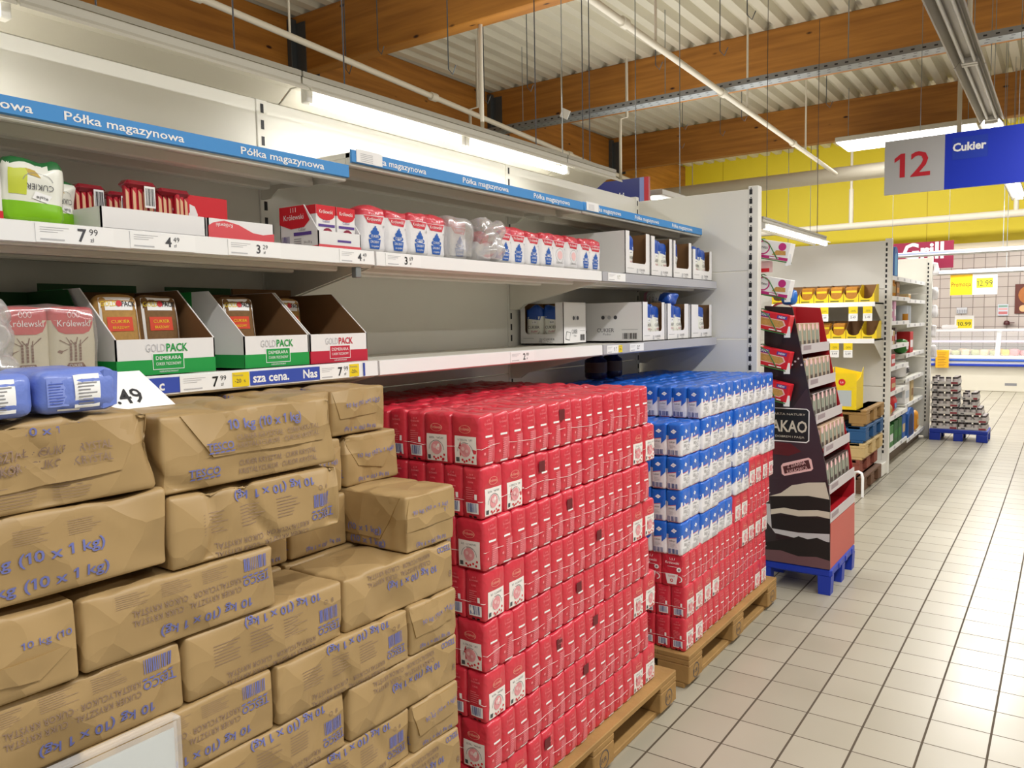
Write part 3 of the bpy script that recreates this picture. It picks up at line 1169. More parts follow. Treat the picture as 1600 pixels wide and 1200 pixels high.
def red_bag(seed, kind='nature'):
    s = Soft(.0995, .0675, .1425, .010, REDBAG, (5, 4, 6), bulge=.0035, amp=.0016, freq=26, seed=seed, crease=.0015, cfreq=20, top=.006)
    if kind == 'nature':
        for f in ('-y', '+y'):
            s.drect(f, -.037, .037, .008, .083, LABEL, 4, 4)
            s.ddisc(f, 0, .040, .0265, DGREY, .0253, 18, .0016, 0, 3.1416)
            s.ddisc(f, 0, .045, .019, PINK, 0, 14, .0016)
            s.ddisc(f, -.006, .049, .006, PKI, 0, 8, .0022)
            s.ddisc(f, .007, .043, .005, PKI, 0, 8, .0022)
            s.dtext(f, 'SŁODKI Z NATURY', 0, .0705, .0055, DGREY, w=.052, align='c')
            s.drect(f, -.033, -.022, .012, .024, STEELD, 1, 1, .0016)
            for a, b in ((-.010, .018), (.004, .016), (.014, .02), (.024, .015), (.027, .027), (-.004, .013)):
                s.ddisc(f, a, b, .0036, RED, 0, 7, .0017)
            s.dtext(f, 'Królewski', 0, .099, .008, mat('gold_pink', 'F0B8A0', .5), w=.034, align='c')
            s.ddisc(f, 0, .102, .011, MATS['gold_pink'], .0103, 16, .0014, 0, 6.2832, 1.9)
    elif kind == 'mug':
        for f in ('-y', '+y'):
            s.dtext(f, 'Królewski', 0, .098, .011, WHITEP, w=.06, align='c')
            for a in (-.008, 0, .008): s.dquad(f, (a - .0012, .114), (a + .0012, .114), (a * 1.5 + .001, .124), (a * 1.5 - .001, .124), WHITEP, 1, 1)
            s.drect(f, -.048, .048, .0855, .087, WHITEP, 3, 1)
            s.ddisc(f, .03, .076, .010, WHITEP, 0, 12)
            s.ddisc(f, .03, .076, .005, GREY, 0, 8, .0018)
            s.dquad(f, (-.022, .012), (.018, .012), (.026, .056), (-.030, .056), WHITEP, 2, 2)
            s.ddisc(f, .03, .036, .014, WHITEP, .010, 12, .0012, -1.5, 1.7)
            s.dtext(f, 'CUKIER', -.002, .043, .007, RED, w=.03, align='c', off=.002)
            s.ddisc(f, -.002, .028, .007, RED, .004, 10, .002)
    for f in ('+x', '-x'):
        s.dtext(f, 'Królewski', 0, .113, .006, PINKLINE, w=.030, align='c')
        for a in (-.005, 0, .005): s.drect(f, a - .0007, a + .0007, .122, .127, PINKLINE, 1, 1)
        s.dtext(f, 'CUKIER', 0, .100, .0042, PINKLINE, w=.018, align='c')
    s.dquad('+x', (-.004, .012), (.028, .012), (.028, .072), (.002, .072), mat('painted_film_haze', 'DA6672', .45, coat=.3), 3, 3, .0006)  # paler band painted in for the pinkish haze of the film
    s.drect('+x', -.014, .016, .079, .0845, WHITEP, 2, 1)
    s.dlines('+x', -.006, .022, .024, .052, 9, PINKLINE, seed, fill=.3)
    s.ddisc('+x', -.019, .036, .004, PINKLINE, 0, 7)
    s.drect('+x', -.014, .020, .006, .0105, WHITEP, 2, 1)
    s.dlines('-x', -.016, .056, .030, .036, 6, PINKLINE, seed + 1, fill=.25)
    s.drect('-x', .012, .020, .055, .070, WHITEP, 1, 1)
    s.drect('-x', -.018, .024, .016, .046, WHITEP, 2, 2)
    s.dbars('-x', -.014, .020, .034, .025, BARC, 10, int(seed * 10), .0016)
    s.drect('-x', -.010, .0, .004, .010, BLACK, 1, 1)
    s.drect('-x', .006, .016, .004, .010, BLACK, 1, 1)
    return s.mesh('red_sugar_bag')


def blue_bag(seed):
    s = Soft(.0995, .0675, .1365, .010, WBAG, (5, 4, 6), bulge=.0035, amp=.0018, freq=26, seed=seed, crease=.0015, cfreq=20, top=.006,
             matfn=lambda c: BLUEBAG if c.z > .092 else WBAG)
    for f, w in (('-y', .0496), ('+y', .0496), ('-x', .0336), ('+x', .0336)):
        s.dquad(f, (-w, .070), (w * .35, .078), (w * .35, .099), (-w, .099), BLUEBAG, 4, 2, .0006)
        s.dquad(f, (w * .35, .052), (w, .074), (w, .099), (w * .35, .099), BLUEBAG, 3, 2, .0006)
        s.dquad(f, (-w, .0675), (w * .35, .0755), (w * .35, .0775), (-w, .0695), RED, 4, 1, .0008)
        s.dquad(f, (w * .35, .0505), (w, .0725), (w, .0735), (w * .35, .0515), LGREY, 3, 1, .0008)
        s.drect(f, -w, w, .0015, .005, RED, 4, 1, .0008)
        cx = 0 if w < .04 else -.01
        s.dquad(f, (cx - .013, .103), (cx + .002, .096), (cx + .013, .106), (cx - .001, .114), WHITEP, 2, 2, .0012)
        s.dtext(f, 'DIA', cx, .103, .004, BLUEBAG, w=.010, align='c', off=.0018)
        s.dtext(f, 'cukier', -w * .2, .058, .0085, DGREY, w=w * .8, align='c')
        if f in ('-x', '+x'):
            s.dlines(f, -.018, .034, .026, .018, 5, LGREY, int(seed * 7))
            for q in range(3): s.dbars(f, -.026 + q * .016, .008, .013, .020, BARC, 5, q + int(seed * 3))
        else:
            s.ddisc(f, .012, .036, .013, GREY, .0115, 14, .0012, 0, 6.2832, 1.4)
            s.ddisc(f, .012, .036, .006, LGREY, 0, 10)
            s.dlines(f, -.04, .012, .05, .02, 4, LGREY, int(seed * 7))
            s.dlines(f, -.03, .04, .03, .014, 3, GREY, int(seed * 9))
    return s.mesh('blue_sugar_bag')


def seam_mesh(h, seed):
    """welded seam of the shrink film running round the pack"""
    m = MB()
    rr = random.Random(seed)
    P = []
    z = lambda: h * .36 + rr.uniform(-.0025, .0025)
    for i in range(8): P.append((.1022 + .002 * (i % 2), -.168 + .336 * i / 7, z() + .005 * math.sin(i * .9)))
    for i in range(1, 5): P.append((.1022 - .2044 * i / 5, .1725, z()))
    for i in range(8): P.append((-.1022, .168 - .336 * i / 7, z()))
    for i in range(1, 5): P.append((-.1022 + .2044 * i / 5, -.1725, z()))
    P.append(P[0])
    m.tube(P, .0007, LABEL, 4, False)
    return m.mesh('film_seam')


RB = [red_bag(k * 1.9 + .4) for k in range(4)]
MB_ = [red_bag(k * 2.3 + 5, 'mug') for k in range(2)]
BB = [blue_bag(k * 1.3 + .7) for k in range(4)]
SEAMS = [seam_mesh(.142, k) for k in range(3)]
DARKST = mat('film_print_patch', '6A1822', .5)
PN = [0]


def pack(meshes, x, y, z, rot, label, group, jit=.0015, patch=False, seam=True):
    PN[0] += 1
    rr = random.Random(PN[0])
    t = thing('sugar_multipack', label, 'sugar pack', (x + rr.uniform(-jit, jit) * 2, y + rr.uniform(-jit, jit), z), rot + rr.uniform(-.006, .006), group)
    for i in range(5):
        for j in (-1, 1):
            o = link('sugar_bag', meshes[rr.randrange(len(meshes))], t, (j * .0502 + rr.uniform(-.0012, .0012), -.1364 + .0682 * i + rr.uniform(-.0008, .0008), 0), rr.uniform(-.012, .012))
    if seam:
        link('film_seam', SEAMS[rr.randrange(3)], t)
    if patch:
        b = MB()
        yy = rr.uniform(-.12, .12)
        b.box(.1035, .1042, yy - .016, yy + .016, .085, .118, DARKST)
        b.build('film_print', t)
    return t


LAY = ['bottom', 'second', 'third', 'fourth', 'fifth', 'sixth', 'seventh', 'top']
pallet('wooden_pallet', 'wooden pallet under the tall red sugar stack', -2.035, 1.655)
G1 = 'film-wrapped packs in the red stack'
h = .1432
for L in range(8):
    z = .1445 + L * h
    top = L == 7
    nm = LAY[L]
    if L % 2 == 1:     # packs lengthwise along the aisle
        for i in range(3):
            pack(RB, -1.373, 1.832 + i * .342, z, 0, 'red sugar pack, %s from the brown pile, aisle side, %s layer, red stack' % (ORD[i], nm), G1, patch=(L + i) % 2 == 0)
        n = 5 if top else 1
        for i in range(n):
            pack(RB, -1.648, 1.762 + i * .2035, z, math.pi / 2, 'red sugar pack, inner row, %s from the brown pile, %s layer, red stack' % (ORD[i], nm), G1)
        if top:
            for i in range(3):
                pack(RB, -1.925, 1.832 + i * .342, z, 0, 'red sugar pack, rear row, %s from the brown pile, top layer, red stack' % ORD[i], G1)
    else:
        pack(RB, -1.446, 1.762, z, math.pi / 2, 'crossways red sugar pack at the corner by the brown pile, %s layer, red stack' % nm, G1)
        if L >= 4:
            pack(RB, -1.79, 1.762, z, math.pi / 2, 'crossways red sugar pack behind the corner one, %s layer, red stack' % nm, G1)
        for i in range(2):
            pack(RB, -1.373, 2.036 + i * .342, z, 0, 'red sugar pack, %s after the near corner, aisle side, %s layer, red stack' % (ORD[i], nm), G1, patch=(L + i) % 3 != 1)
        pack(RB, -1.446, 2.652, z, math.pi / 2, 'crossways red sugar pack at the far corner, %s layer, red stack' % nm, G1)

pallet('wooden_pallet', 'wooden pallet under the mixed blue and red sugar stack', -2.04, 3.0)
G2, G3 = 'blue sugar packs on the mixed stack', 'red sugar packs on the mixed stack'
h2 = .1375
for L in range(8):
    z = .1445 + L * h2
    nm = LAY[L]
    if L == 7:
        for i in range(5):
            pack(BB, -1.442, 3.31 + i * .203, z, math.pi / 2, 'blue sugar pack, %s from the red stack, aisle edge, top layer, mixed stack' % ORD[i], G2, seam=False)
            pack(BB, -1.79, 3.30 + i * .203, z, math.pi / 2, 'blue sugar pack, %s from the red stack, rear row, top layer, mixed stack' % ORD[i], G2, seam=False)
    elif L >= 3:
        nb = {6: 6, 5: 6, 4: 4, 3: 3}[L]
        for i in range(nb):
            pack(BB, -1.448 + (.012 if i % 2 else 0), 3.108 + i * .2035 + (.01 if L == 6 else 0), z, math.pi / 2, 'blue sugar pack, %s from the red stack, aisle edge, %s layer, mixed stack' % (ORD[i], nm), G2, seam=False)
        y = 3.01 + nb * .2035
        if L == 4:
            for i in range(2):
                pack(RB, -1.44, y + .1 + i * .2035, z, math.pi / 2, 'red sugar pack with pale labels, %s after the blue packs, fifth layer, mixed stack' % ORD[i], G3)
        if L == 3:
            pack(RB, -1.44, y + .1, z, math.pi / 2, 'pale-labelled red sugar pack next to the blue packs, fourth layer, mixed stack', G3)
            pack(RB, -1.373, y + .21 + .17, z, 0, 'red sugar pack laid lengthwise at the far end, fourth layer of the mixed stack', G3)
    else:
        if L == 2:
            pack(MB_, -1.373, 3.19, z, 0, 'red sugar pack with white mugs at the near corner under the blue bags', G3)
            pack(RB, -1.373, 3.535, z, 0, 'red sugar pack, second along the aisle, third layer of the mixed stack', G3)
            pack(RB, -1.44, 3.81, z, math.pi / 2, 'crossways red sugar pack, third along the aisle, third layer, mixed stack', G3)
            pack(RB, -1.44, 4.015, z, math.pi / 2, 'red sugar pack set crossways at the far end, third layer of the mixed stack', G3)
        else:
            ys = ((3.125, 1), (3.4, 0), (3.745, 0), (4.02, 1)) if L == 0 else ((3.125, 1), (3.33, 1), (3.605, 0), (3.95, 0))
            for i, (y, c) in enumerate(ys):
                pack(RB, -1.44 if c else -1.373, y, z, math.pi / 2 if c else 0, 'red sugar pack, %s along the aisle side, %s layer of the mixed stack' % (ORD[i], nm), G3)
# ------------------------------------------------------------------ goods on the wall shelves
def tray(name, label, x0, x1, y0, y1, z0, hf, hb, outer, inner, stripe=None, group=None, hole=False, back=True, th=.003, slope_at=.35, cat='carton'):
    """open display carton facing the aisle: low front, sides rising to a tall back"""
    t = thing(name, label, cat, ((x0 + x1) / 2, (y0 + y1) / 2, z0), 0, group)
    hx, hy = (x1 - x0) / 2, (y1 - y0) / 2
    m = MB(); m.box(-hx, hx, -hy, hy, 0, th, inner); m.build('base', t)
    m = MB()
    m.box(hx - th, hx, -hy, hy, 0, hf, outer)
    m.box(hx - th - .0006, hx - th, -hy + .001, hy - .001, .001, hf - .001, inner)
    if stripe: m.rect((hx + .0006, -hy, 0), UY, UZ, 2 * hy, hf * .42, stripe)
    fp = m.build('front_panel', t)
    xs = hx - (x1 - x0) * slope_at
    for sg in (-1, 1):
        m = MB()
        pts = [(-hx, 0), (hx, 0), (hx, hf), (xs, hb), (-hx, hb)]
        m.prism(pts, 'y', sg * hy - (th if sg > 0 else 0), sg * hy + (th if sg < 0 else 0), outer)
        yi = sg * (hy - th - .0006)
        m.add([V(p[0], yi, p[1] + (.002 if i < 2 else -.001)) for i, p in enumerate(pts)], [tuple(range(5)) if sg > 0 else tuple(range(5))[::-1]], inner)
        if stripe:
            yo = sg * (hy + .0006)
            q = [V(-hx, yo, 0), V(hx, yo, 0), V(hx, yo, hf * .42), V(-hx, yo, hf * .42)]
            m.add(q, [(0, 1, 2, 3)], stripe)
        m.build('side_panel', t)
    if back:
        m = MB()
        if hole:
            a, b, c, d = -.035, .035, hb * .62, hb * .74
            for (ya, yb, za, zb) in ((-hy, a, 0, hb), (b, hy, 0, hb), (a, b, 0, c), (a, b, d, hb)):
                m.box(-hx, -hx + th, ya, yb, za, zb, inner)
        else:
            m.box(-hx, -hx + th, -hy, hy, 0, hb, inner)
        m.build('back_panel', t)
    return t, fp, hx, hy


def gold(label, y0, y1, colr, dark=False, hole=False):
    t, fp, hx, hy = tray('display_carton', label, -1.96, -1.632, y0, y1, Z3, .078, .192, WCARD, CARD, colr, 'open sugar display cartons on the third shelf', hole, slope_at=.42)
    m = MB()
    x = hx + .0012
    m.text('GOLD', (x, -.052, .05), UY, UZ, .017, LGREY, w=.045)
    m.text('PACK', (x, -.004, .05), UY, UZ, .017, colr, w=.052, bold=.02)
    m.rect((x, -.036, .012), UY, UZ, .072, .033, colr)
    m.rect((x - .0002, -.0375, .0105), UY, UZ, .075, .036, WHITEP)
    m.text('DEMERARA', (x + .0004, 0, .032), UY, UZ, .008, WHITEP, w=.06, align='c')
    m.text('CUKIER TRZCINOWY', (x + .0004, 0, .020), UY, UZ, .0065, WHITEP, w=.06, align='c')
    m.text('NIERAFINOWANY', (x + .0004, 0, .004), UY, UZ, .004, WHITEP, w=.045, align='c')
    m.build('print', fp)
    m = MB(); m.box(-hx, -hx + .006, -hy, hy, .192, .21, DKGREEN if colr is GREEN else CARD)
    m.box(-hx, -hx + .12, -hy - .0012, -hy, .150, .192, colr) if colr is GREEN else None
    m.build('carton_flap', t)
    return t


GOLDG = GREEN
gold('green and white open carton with two demerara pouches, third shelf', .876, 1.112, GREEN)
gold('green and white open carton with a single pouch, beside the red one', 1.193, 1.392, GREEN)
gold('red and white open carton with a handle hole in its back', 1.397, 1.604, mat('crimson_card', 'C4203C', .5), hole=True)
t, fp, hx, hy = tray('display_carton', 'dark green backed carton behind the cane sugar bags', -1.99, -1.70, .66, .868, Z3, .05, .19, DKGREEN, DKGREEN, None, 'open sugar display cartons on the third shelf')

SUGB = mat('brown_sugar', 'B48A4A', .8, var=.25, vscale=160)
SUGD = mat('dark_brown_sugar', '7C5A34', .8, var=.25, vscale=160)


def pouch(label, x, y, z, sug, w=.095, hgt=.172, lean=-.12, seed=1, rz=0):
    t = thing('sugar_pouch', label, 'sugar pouch', (x, y, z), (0, lean, rz), 'demerara sugar pouches in the cartons')
    s = Soft(.036, w, hgt, .014, sug, (3, 6, 8), bulge=.006, amp=.003, freq=20, seed=seed)
    s.build('body', t)
    s.v, s.f, s.mi, s.sm, s.mats = [], [], [], [], []
    s.drect('+x', -w * .47, w * .47, hgt - .035, hgt - .004, WHITEP, 5, 2)
    s.drect('+x', -w * .47, -w * .40, .01, hgt - .03, WHITEP, 1, 5)
    s.drect('+x', w * .42, w * .47, .01, hgt - .03, WHITEP, 1, 5)
    s.dtext('+x', 'GOLD', -.040, hgt - .026, .011, YEL, w=.034, off=.0018)
    s.dtext('+x', 'PACK', .006, hgt - .026, .011, BLACK, w=.032, bold=.02, off=.0018)
    s.ddisc('+x', .0, hgt - .02, .007, RED, 0, 10, .002)
    s.drect('+x', -.030, .026, hgt - .082, hgt - .050, mat('orange_red', 'D8401E', .5), 3, 2, .0012)
    s.dtext('+x', 'CUKIER', -.002, hgt - .064, .007, YEL, w=.04, align='c', off=.002)
    s.dtext('+x', 'BRĄZOWY', -.002, hgt - .077, .006, YEL, w=.036, align='c', off=.002)
    for a, b, r in ((.018, .045, .016), (.034, .038, .011), (.004, .036, .011), (.02, .03, .014)):
        s.ddisc('+x', a, b, r, mat('tree_green', '14603A', .5), 0, 9, .0016)
    s.dquad('+x', (-.03, .0), (.046, .0), (.046, .026), (-.02, .022), WHITEP, 3, 2)
    s.build('front_print', t)
    return t


pouch('brown sugar pouch with golden grains, first in the green carton', -1.72, .935, Z3 + .004, SUGB, seed=2)
pouch('darker brown sugar pouch standing second in the green carton', -1.735, 1.04, Z3 + .004, SUGD, seed=5)
pouch('brown sugar pouch alone in the second green carton', -1.735, 1.255, Z3 + .004, SUGD, seed=8)
pouch('brown sugar pouch crumpled at the side of the red carton', -1.78, 1.452, Z3 + .004, SUGB, seed=11, w=.085)
m = MB(); m.box(-.02, .02, -.035, .035, 0, .03, SUGB, .006)
tag(m.build('sugar_sachet', None, (-1.87, 1.335, Z3 + .05)), 'small gold sachet lying deep inside the second green carton', 'sachet')

# cane sugar bags, film wrapped
BEIGE = mat('beige_bag_paper', 'DCD3BA', .5, bump=.2, bscale=40)
CANE = mat('cane_print', '7A4A3A', .5)
STONE = mat('sugar_heap_print', '8A6A40', .5)


def cane_bag(y, label, seed):
    t = thing('sugar_bag', label, 'sugar bag', (-1.645, y, Z3), 0, 'cane sugar bags')
    s = Soft(.062, .086, .146, .010, BEIGE, (4, 6, 8), bulge=.004, amp=.002, freq=22, seed=seed, matfn=lambda c: REDBAG if c.z > .115 else BEIGE)
    s.build('body', t)
    s.v, s.f, s.mi, s.sm, s.mats = [], [], [], [], []
    s.dquad('+x', (-.030, .098), (.030, .098), (.043, .122), (-.043, .122), REDBAG, 6, 3)
    s.dquad('+x', (-.018, .093), (.018, .093), (.030, .098), (-.030, .098), REDBAG, 4, 1)
    s.dtext('+x', 'Królewski', 0, .108, .0125, WHITEP, w=.064, align='c', off=.0022)
    for a in (-.008, 0, .008): s.ddisc('+x', a, .131, .006, WHITEP, .0048, 10, .002, 0, 6.28, .6)
    for a, hh in ((-.009, .036), (0, .038), (.009, .034)):
        for q in range(6): s.drect('+x', a - .0022, a + .0022, .040 + q * hh / 6, .040 + q * hh / 6 + hh / 6 * .85, CANE, 1, 1, .0014)
        s.dquad('+x', (a, .072), (a + .002, .072), (a * 2.4 + .006, .086), (a * 2.4 + .004, .087), CANE, 1, 2)
        s.dquad('+x', (a - .001, .07), (a + .001, .07), (a * 2.2 - .008, .082), (a * 2.2 - .010, .081), CANE, 1, 2)
    s.dquad('+x', (-.028, .014), (.028, .014), (.014, .036), (-.014, .036), CANE, 4, 2, .0012)
    s.dquad('+x', (-.026, .010), (.026, .010), (.028, .018), (-.028, .018), STONE, 4, 1, .0016)
    s.dtext('+x', 'CUKIER', 0, .028, .0058, WHITEP, w=.025, align='c', off=.002)
    s.dtext('+x', 'TRZCINOWY', 0, .0205, .0052, WHITEP, w=.036, align='c', off=.002)
    s.dquad('+x', (-.034, .058), (-.026, .054), (-.022, .060), (-.030, .062), CANE, 1, 1)
    s.dquad('+x', (-.026, .057), (-.014, .063), (-.014, .064), (-.024, .060), CANE, 1, 1)
    s.build('front_print', t)


cane_bag(.695, 'beige cane sugar bag with red top, left of the film-wrapped two', 3)
cane_bag(.784, 'beige cane sugar bag with red top, next to the green carton', 6)
s = Soft(.075, .182, .15, .012, FILM, (4, 10, 8), bulge=.002, amp=.006, freq=24, seed=3, crease=.006, cfreq=12)
tag(s.build('plastic_wrap', None, (-1.644, .739, Z3 + .0005)), 'clear shrink film round the two cane sugar bags', 'plastic film')
s = Soft(.16, .15, .165, .035, FILMH, (16, 16, 16), bulge=.004, amp=.022, freq=18, seed=8, crease=.012, cfreq=15)
tag(s.build('plastic_wrap', None, (-1.58, .565, Z3 + .001)), 'crumpled hazy plastic wrap beside the cane sugar bags', 'plastic film')

# --- second shelf, first bay
t = thing('sugar_carton', 'white and red carton cut by the left frame edge, second shelf', 'carton', (-1.72, .60, Z2))
m = MB(); m.box(-.06, .06, -.09, .09, 0, .19, WCARD, .002); m.build('body', t)
m = MB(); m.rect((.0606, -.09, .155), UY, UZ, .18, .035, RED); m.rect((.0606, -.09, 0), UY, UZ, .18, .018, RED); m.build('print', t)

LIME = mat('lime_print', '86C814', .4, coat=.3)


def lime_bag(label, x, y, z, w, hgt, seed, rot):
    t = thing('sugar_bag', label, 'sugar bag', (x, y, z), rot, 'green xylitol sugar bags')
    s = Soft(.05, w, hgt, .018, mat('white_glossy_bag', 'EFF0E6', .35, coat=.3), (4, 7, 8), bulge=.006, amp=.011, freq=15, seed=seed, crease=.005, top=.03,
             matfn=lambda c: LIME if c.z < hgt * .33 else (mat('dark_green_print', '1E6A34', .4) if c.z > hgt * .9 else MATS['white_glossy_bag']))
    s.build('body', t)
    s.v, s.f, s.mi, s.sm, s.mats = [], [], [], [], []
    s.dquad('+x', (-w * .45, hgt * .42), (-w * .15, hgt * .42), (-w * .12, hgt * .86), (-w * .45, hgt * .86), mat('yellow_green_print', 'C8D23C', .45), 3, 4)
    s.dquad('+x', (-w * .1, hgt * .74), (w * .1, hgt * .70), (w * .0, hgt * .84), (-w * .16, hgt * .86), mat('banana_print', 'C0A030', .45), 2, 2)
    s.dtext('+x', 'CUKIER', w * .08, hgt * .60, .011, DGREY, w=w * .46, align='c', flip=True, off=.002)
    s.ddisc('+x', w * .05, hgt * .57, w * .28, GREY, w * .27, 16, .0016, .4, 2.8)
    s.dquad('+x', (-w * .06, hgt * .38), (w * .2, hgt * .32), (w * .28, hgt * .44), (0, hgt * .49), WHITEP, 2, 2, .002)
    s.dtext('+x', 'Białe', w * .11, hgt * .42, .007, DGREY, w=w * .2, align='c', flip=True, off=.0026)
    s.build('front_print', t)


lime_bag('green and white sugar bag slumped upside down at the left of the second shelf', -1.69, .752, Z2 - .001, .105, .128, 4, (-.05, -.06, -.1))
lime_bag('lime green sugar bag half hidden behind the upside-down one', -1.77, .842, Z2 - .001, .08, .112, 7, (.05, -.05, .1))

# white tray with bundles of sugar sticks
t, fp, hx, hy = tray('display_tray', 'low white tray holding red bundles of sugar sticks', -1.90, -1.645, .868, 1.112, Z2, .046, .050, WCARD, WCARD, slope_at=.9)
STP = mat('stick_beige', 'E2B890', .45)
STR = mat('stick_red', 'C01830', .4, coat=.3)
BCAP = mat('dark_red_film', '8E1226', .25, coat=.6)


def sticks(label, x, y, n, hgt, w, seed, group='bundles of sugar sticks in the white tray'):
    t = thing('stick_bundle', label, 'sugar sticks', (x, y, Z2 + .005), 0, group)
    rr = random.Random(seed)
    for i in range(n):
        m = MB()
        ww = w / n
        yy = -w / 2 + ww * (i + .5)
        tx = rr.uniform(-.006, .006)
        m.box(-.006 + tx, .008 + tx, yy - ww * .47, yy + ww * .47, 0, hgt * .97, STR, .003)
        a = rr.uniform(.3, .9)
        m.add([V(.0086 + tx, yy - ww * .4, 0), V(.0086 + tx, yy + ww * .4 * a, 0), V(.0086 + tx, yy + ww * .15 * a, hgt * .75), V(.0086 + tx, yy - ww * .4, hgt * .82)], [(0, 1, 2, 3)], STP)
        m.build('sugar_stick', t)
    m = MB(); m.box(-.024, .016, -w / 2 - .002, w / 2 + .002, hgt * .84, hgt, BCAP, .008)
    m.build('bundle_band', t)
    if seed % 2:
        m = MB(); m.rect((.0172, w * .05, hgt * .48), UY, UZ, w * .36, hgt * .42, WHITEP); m.barcode((.0176, w * .09, hgt * .52), UY, UZ, w * .3, hgt * .34, BLACK, 9, seed); m.build('barcode_label', t)


for lb, x, y, n, hh, w, sd in (('red sugar stick bundle at the far left end of the white tray', -1.86, .895, 4, .108, .05, 2),
                               ('red sugar stick bundle with barcode, second in the white tray', -1.80, .925, 5, .108, .062, 3),
                               ('short red sugar stick bundle behind the front row of the tray', -1.80, .988, 4, .100, .046, 5),
                               ('tall red sugar stick bundle with barcode in the middle of the tray', -1.70, .985, 5, .112, .07, 7),
                               ('red sugar stick bundle at the right end of the white tray', -1.70, 1.065, 6, .104, .076, 8)):
    sticks(lb, x, y, n, hh, w, sd)

# red cartons
t = thing('sugar_carton', 'tall red carton with torn white edge behind the low tray', 'carton', (-1.80, 1.185, Z2))
m = MB(); m.box(-.05, .05, -.062, .062, 0, .112, RED, .001)
m.build('body', t)
m = MB()
m.rect((-.05, -.0626, .02), (1, 0, 0), UZ, .1, .045, WCARD)
m.text('Królewski', (0, -.0632, .075), (1, 0, 0), UZ, .012, WHITEP, w=.07, align='c')
m.text('Cukier', (0, -.0632, .045), (1, 0, 0), UZ, .010, DGREY, w=.04, align='c')
m.add([V(.0506, -.062, .0), V(.0506, -.03, .0), V(.0506, -.022, .03), V(.0506, -.032, .05), V(.0506, -.022, .065), V(.0506, -.03, .085), V(.0506, -.044, .09), V(.0506, -.044, .07), V(.0506, -.055, .06), V(.0506, -.062, .075)], [tuple(range(10))], WCARD)
m.build('print', t)
t, fp, hx, hy = tray('display_tray', 'low red and white tray with upside-down lettering, second shelf', -1.80, -1.645, 1.118, 1.305, Z2, .046, .046, WCARD, WCARD, slope_at=.9, group='open cartons on the second shelf')
m = MB()
pts = [(-.093, 0), (.093, 0), (.093, .022), (.06, .017), (.03, .020), (-.01, .036), (-.05, .043), (-.08, .036), (-.093, .028)]
m.add([V(hx + .0008, a, b) for a, b in pts], [tuple(range(9))], mat('coral_print', 'E0525A', .5))
m.text('Królewski', (hx + .0014, -.05, .036), (0, -1, 0), (0, 0, -1), .009, WHITEP, w=.045, align='c')
m.build('print', fp)

t, fp, hx, hy = tray('display_tray', 'white and red printed tray with cut-down front holding two icing sugar boxes', -1.80, -1.645, 1.45, 1.605, Z2, .045, .118, WCARD, WCARD, slope_at=.35, group='open cartons on the second shelf')
m = MB()
yo = -hy - .0012
m.add([V(-hx, yo, .07), V(-.03, yo, .055), (hx * .3, yo, .058), V(hx * .6, yo, .075), V(hx * .3, yo, .117), V(-hx, yo, .117)], [tuple(range(6))], RED)
m.text('Królewski', (-.018, yo - .0006, .080), (1, 0, 0), UZ, .014, WHITEP, w=.082, align='c')
for a in (-.03, -.02, -.01): m.rect((a, yo - .0006, .10), (1, 0, .4 * (a + .02) * 40), UZ, .002, .012, WHITEP)
m.text('Cukier', (0, yo - .0003, .048), (1, 0, 0), UZ, .009, GREY, w=.03)
m.rect((-.02, yo - .0003, .036), (1, 0, 0), UZ, .072, .009, PURPLE)
m.barcode((-.07, yo - .0003, .006), (1, 0, 0), UZ, .034, .03, PURPLE, 10, 4)
for q in range(4): m.rect((-.02, yo - .0003, .008 + q * .006), (1, 0, 0), UZ, .03, .002, GREY)
m.text('24 x 25 g', (.02, yo - .0003, .014), (1, 0, 0), UZ, .006, DGREY)
m.rect((-hx, yo - .0003, 0), (1, 0, 0), UZ, 2 * hx, .006, RED)
m.rect((hx + .0008, -hy, 0), UY, UZ, 2 * hy, .009, MATS['coral_print'])
m.rect((hx + .0008, -.01, .018), UY, UZ, .05, .006, PURPLE)
m.build('print', t)
JAM = mat('jam_print', '8E1838', .5)
for i, (yy, lb) in enumerate(((1.492, 'icing sugar box with red top, left one inside the printed tray'), (1.565, 'icing sugar box with raspberry picture, right one inside the printed tray'))):
    t = thing('sugar_box', lb, 'sugar box', (-1.69, yy, Z2 + .004), 0, 'icing sugar boxes in the printed tray')
    m = MB(); m.box(-.03, .03, -.034, .034, 0, .112, WCARD, .001); m.build('body', t)
    m = MB()
    m.rect((.0306, -.034, .088), UY, UZ, .068, .024, RED)
    m.add([V(.0306, .026 * math.cos(a) * 1.2, .088 + .016 * math.sin(a)) for a in [math.pi + math.pi * q / 8 for q in range(9)]], [tuple(range(9))], RED)
    m.rect((-.03, -.0346, .088), (1, 0, 0), UZ, .06, .024, RED)
    m.text('Królewski', (.0312, 0, .090), UY, UZ, .010, WHITEP, w=.048, align='c')
    m.text('Cukier', (.0312, 0, .066), UY, UZ, .007, PURPLE, w=.026, align='c')
    m.rect((.0312, -.028, .054), UY, UZ, .058, .007, PURPLE)
    m.disc((.0312, .004, .032), UY, UZ, .02, JAM, 0, 14)
    m.disc((.0316, .004, .032), UY, UZ, .013, PINK, .008, 10)
    m.build('print', t)

# white bags with the blue cup-cake
CUPB = mat('cupcake_blue', '2C62B8', .5)


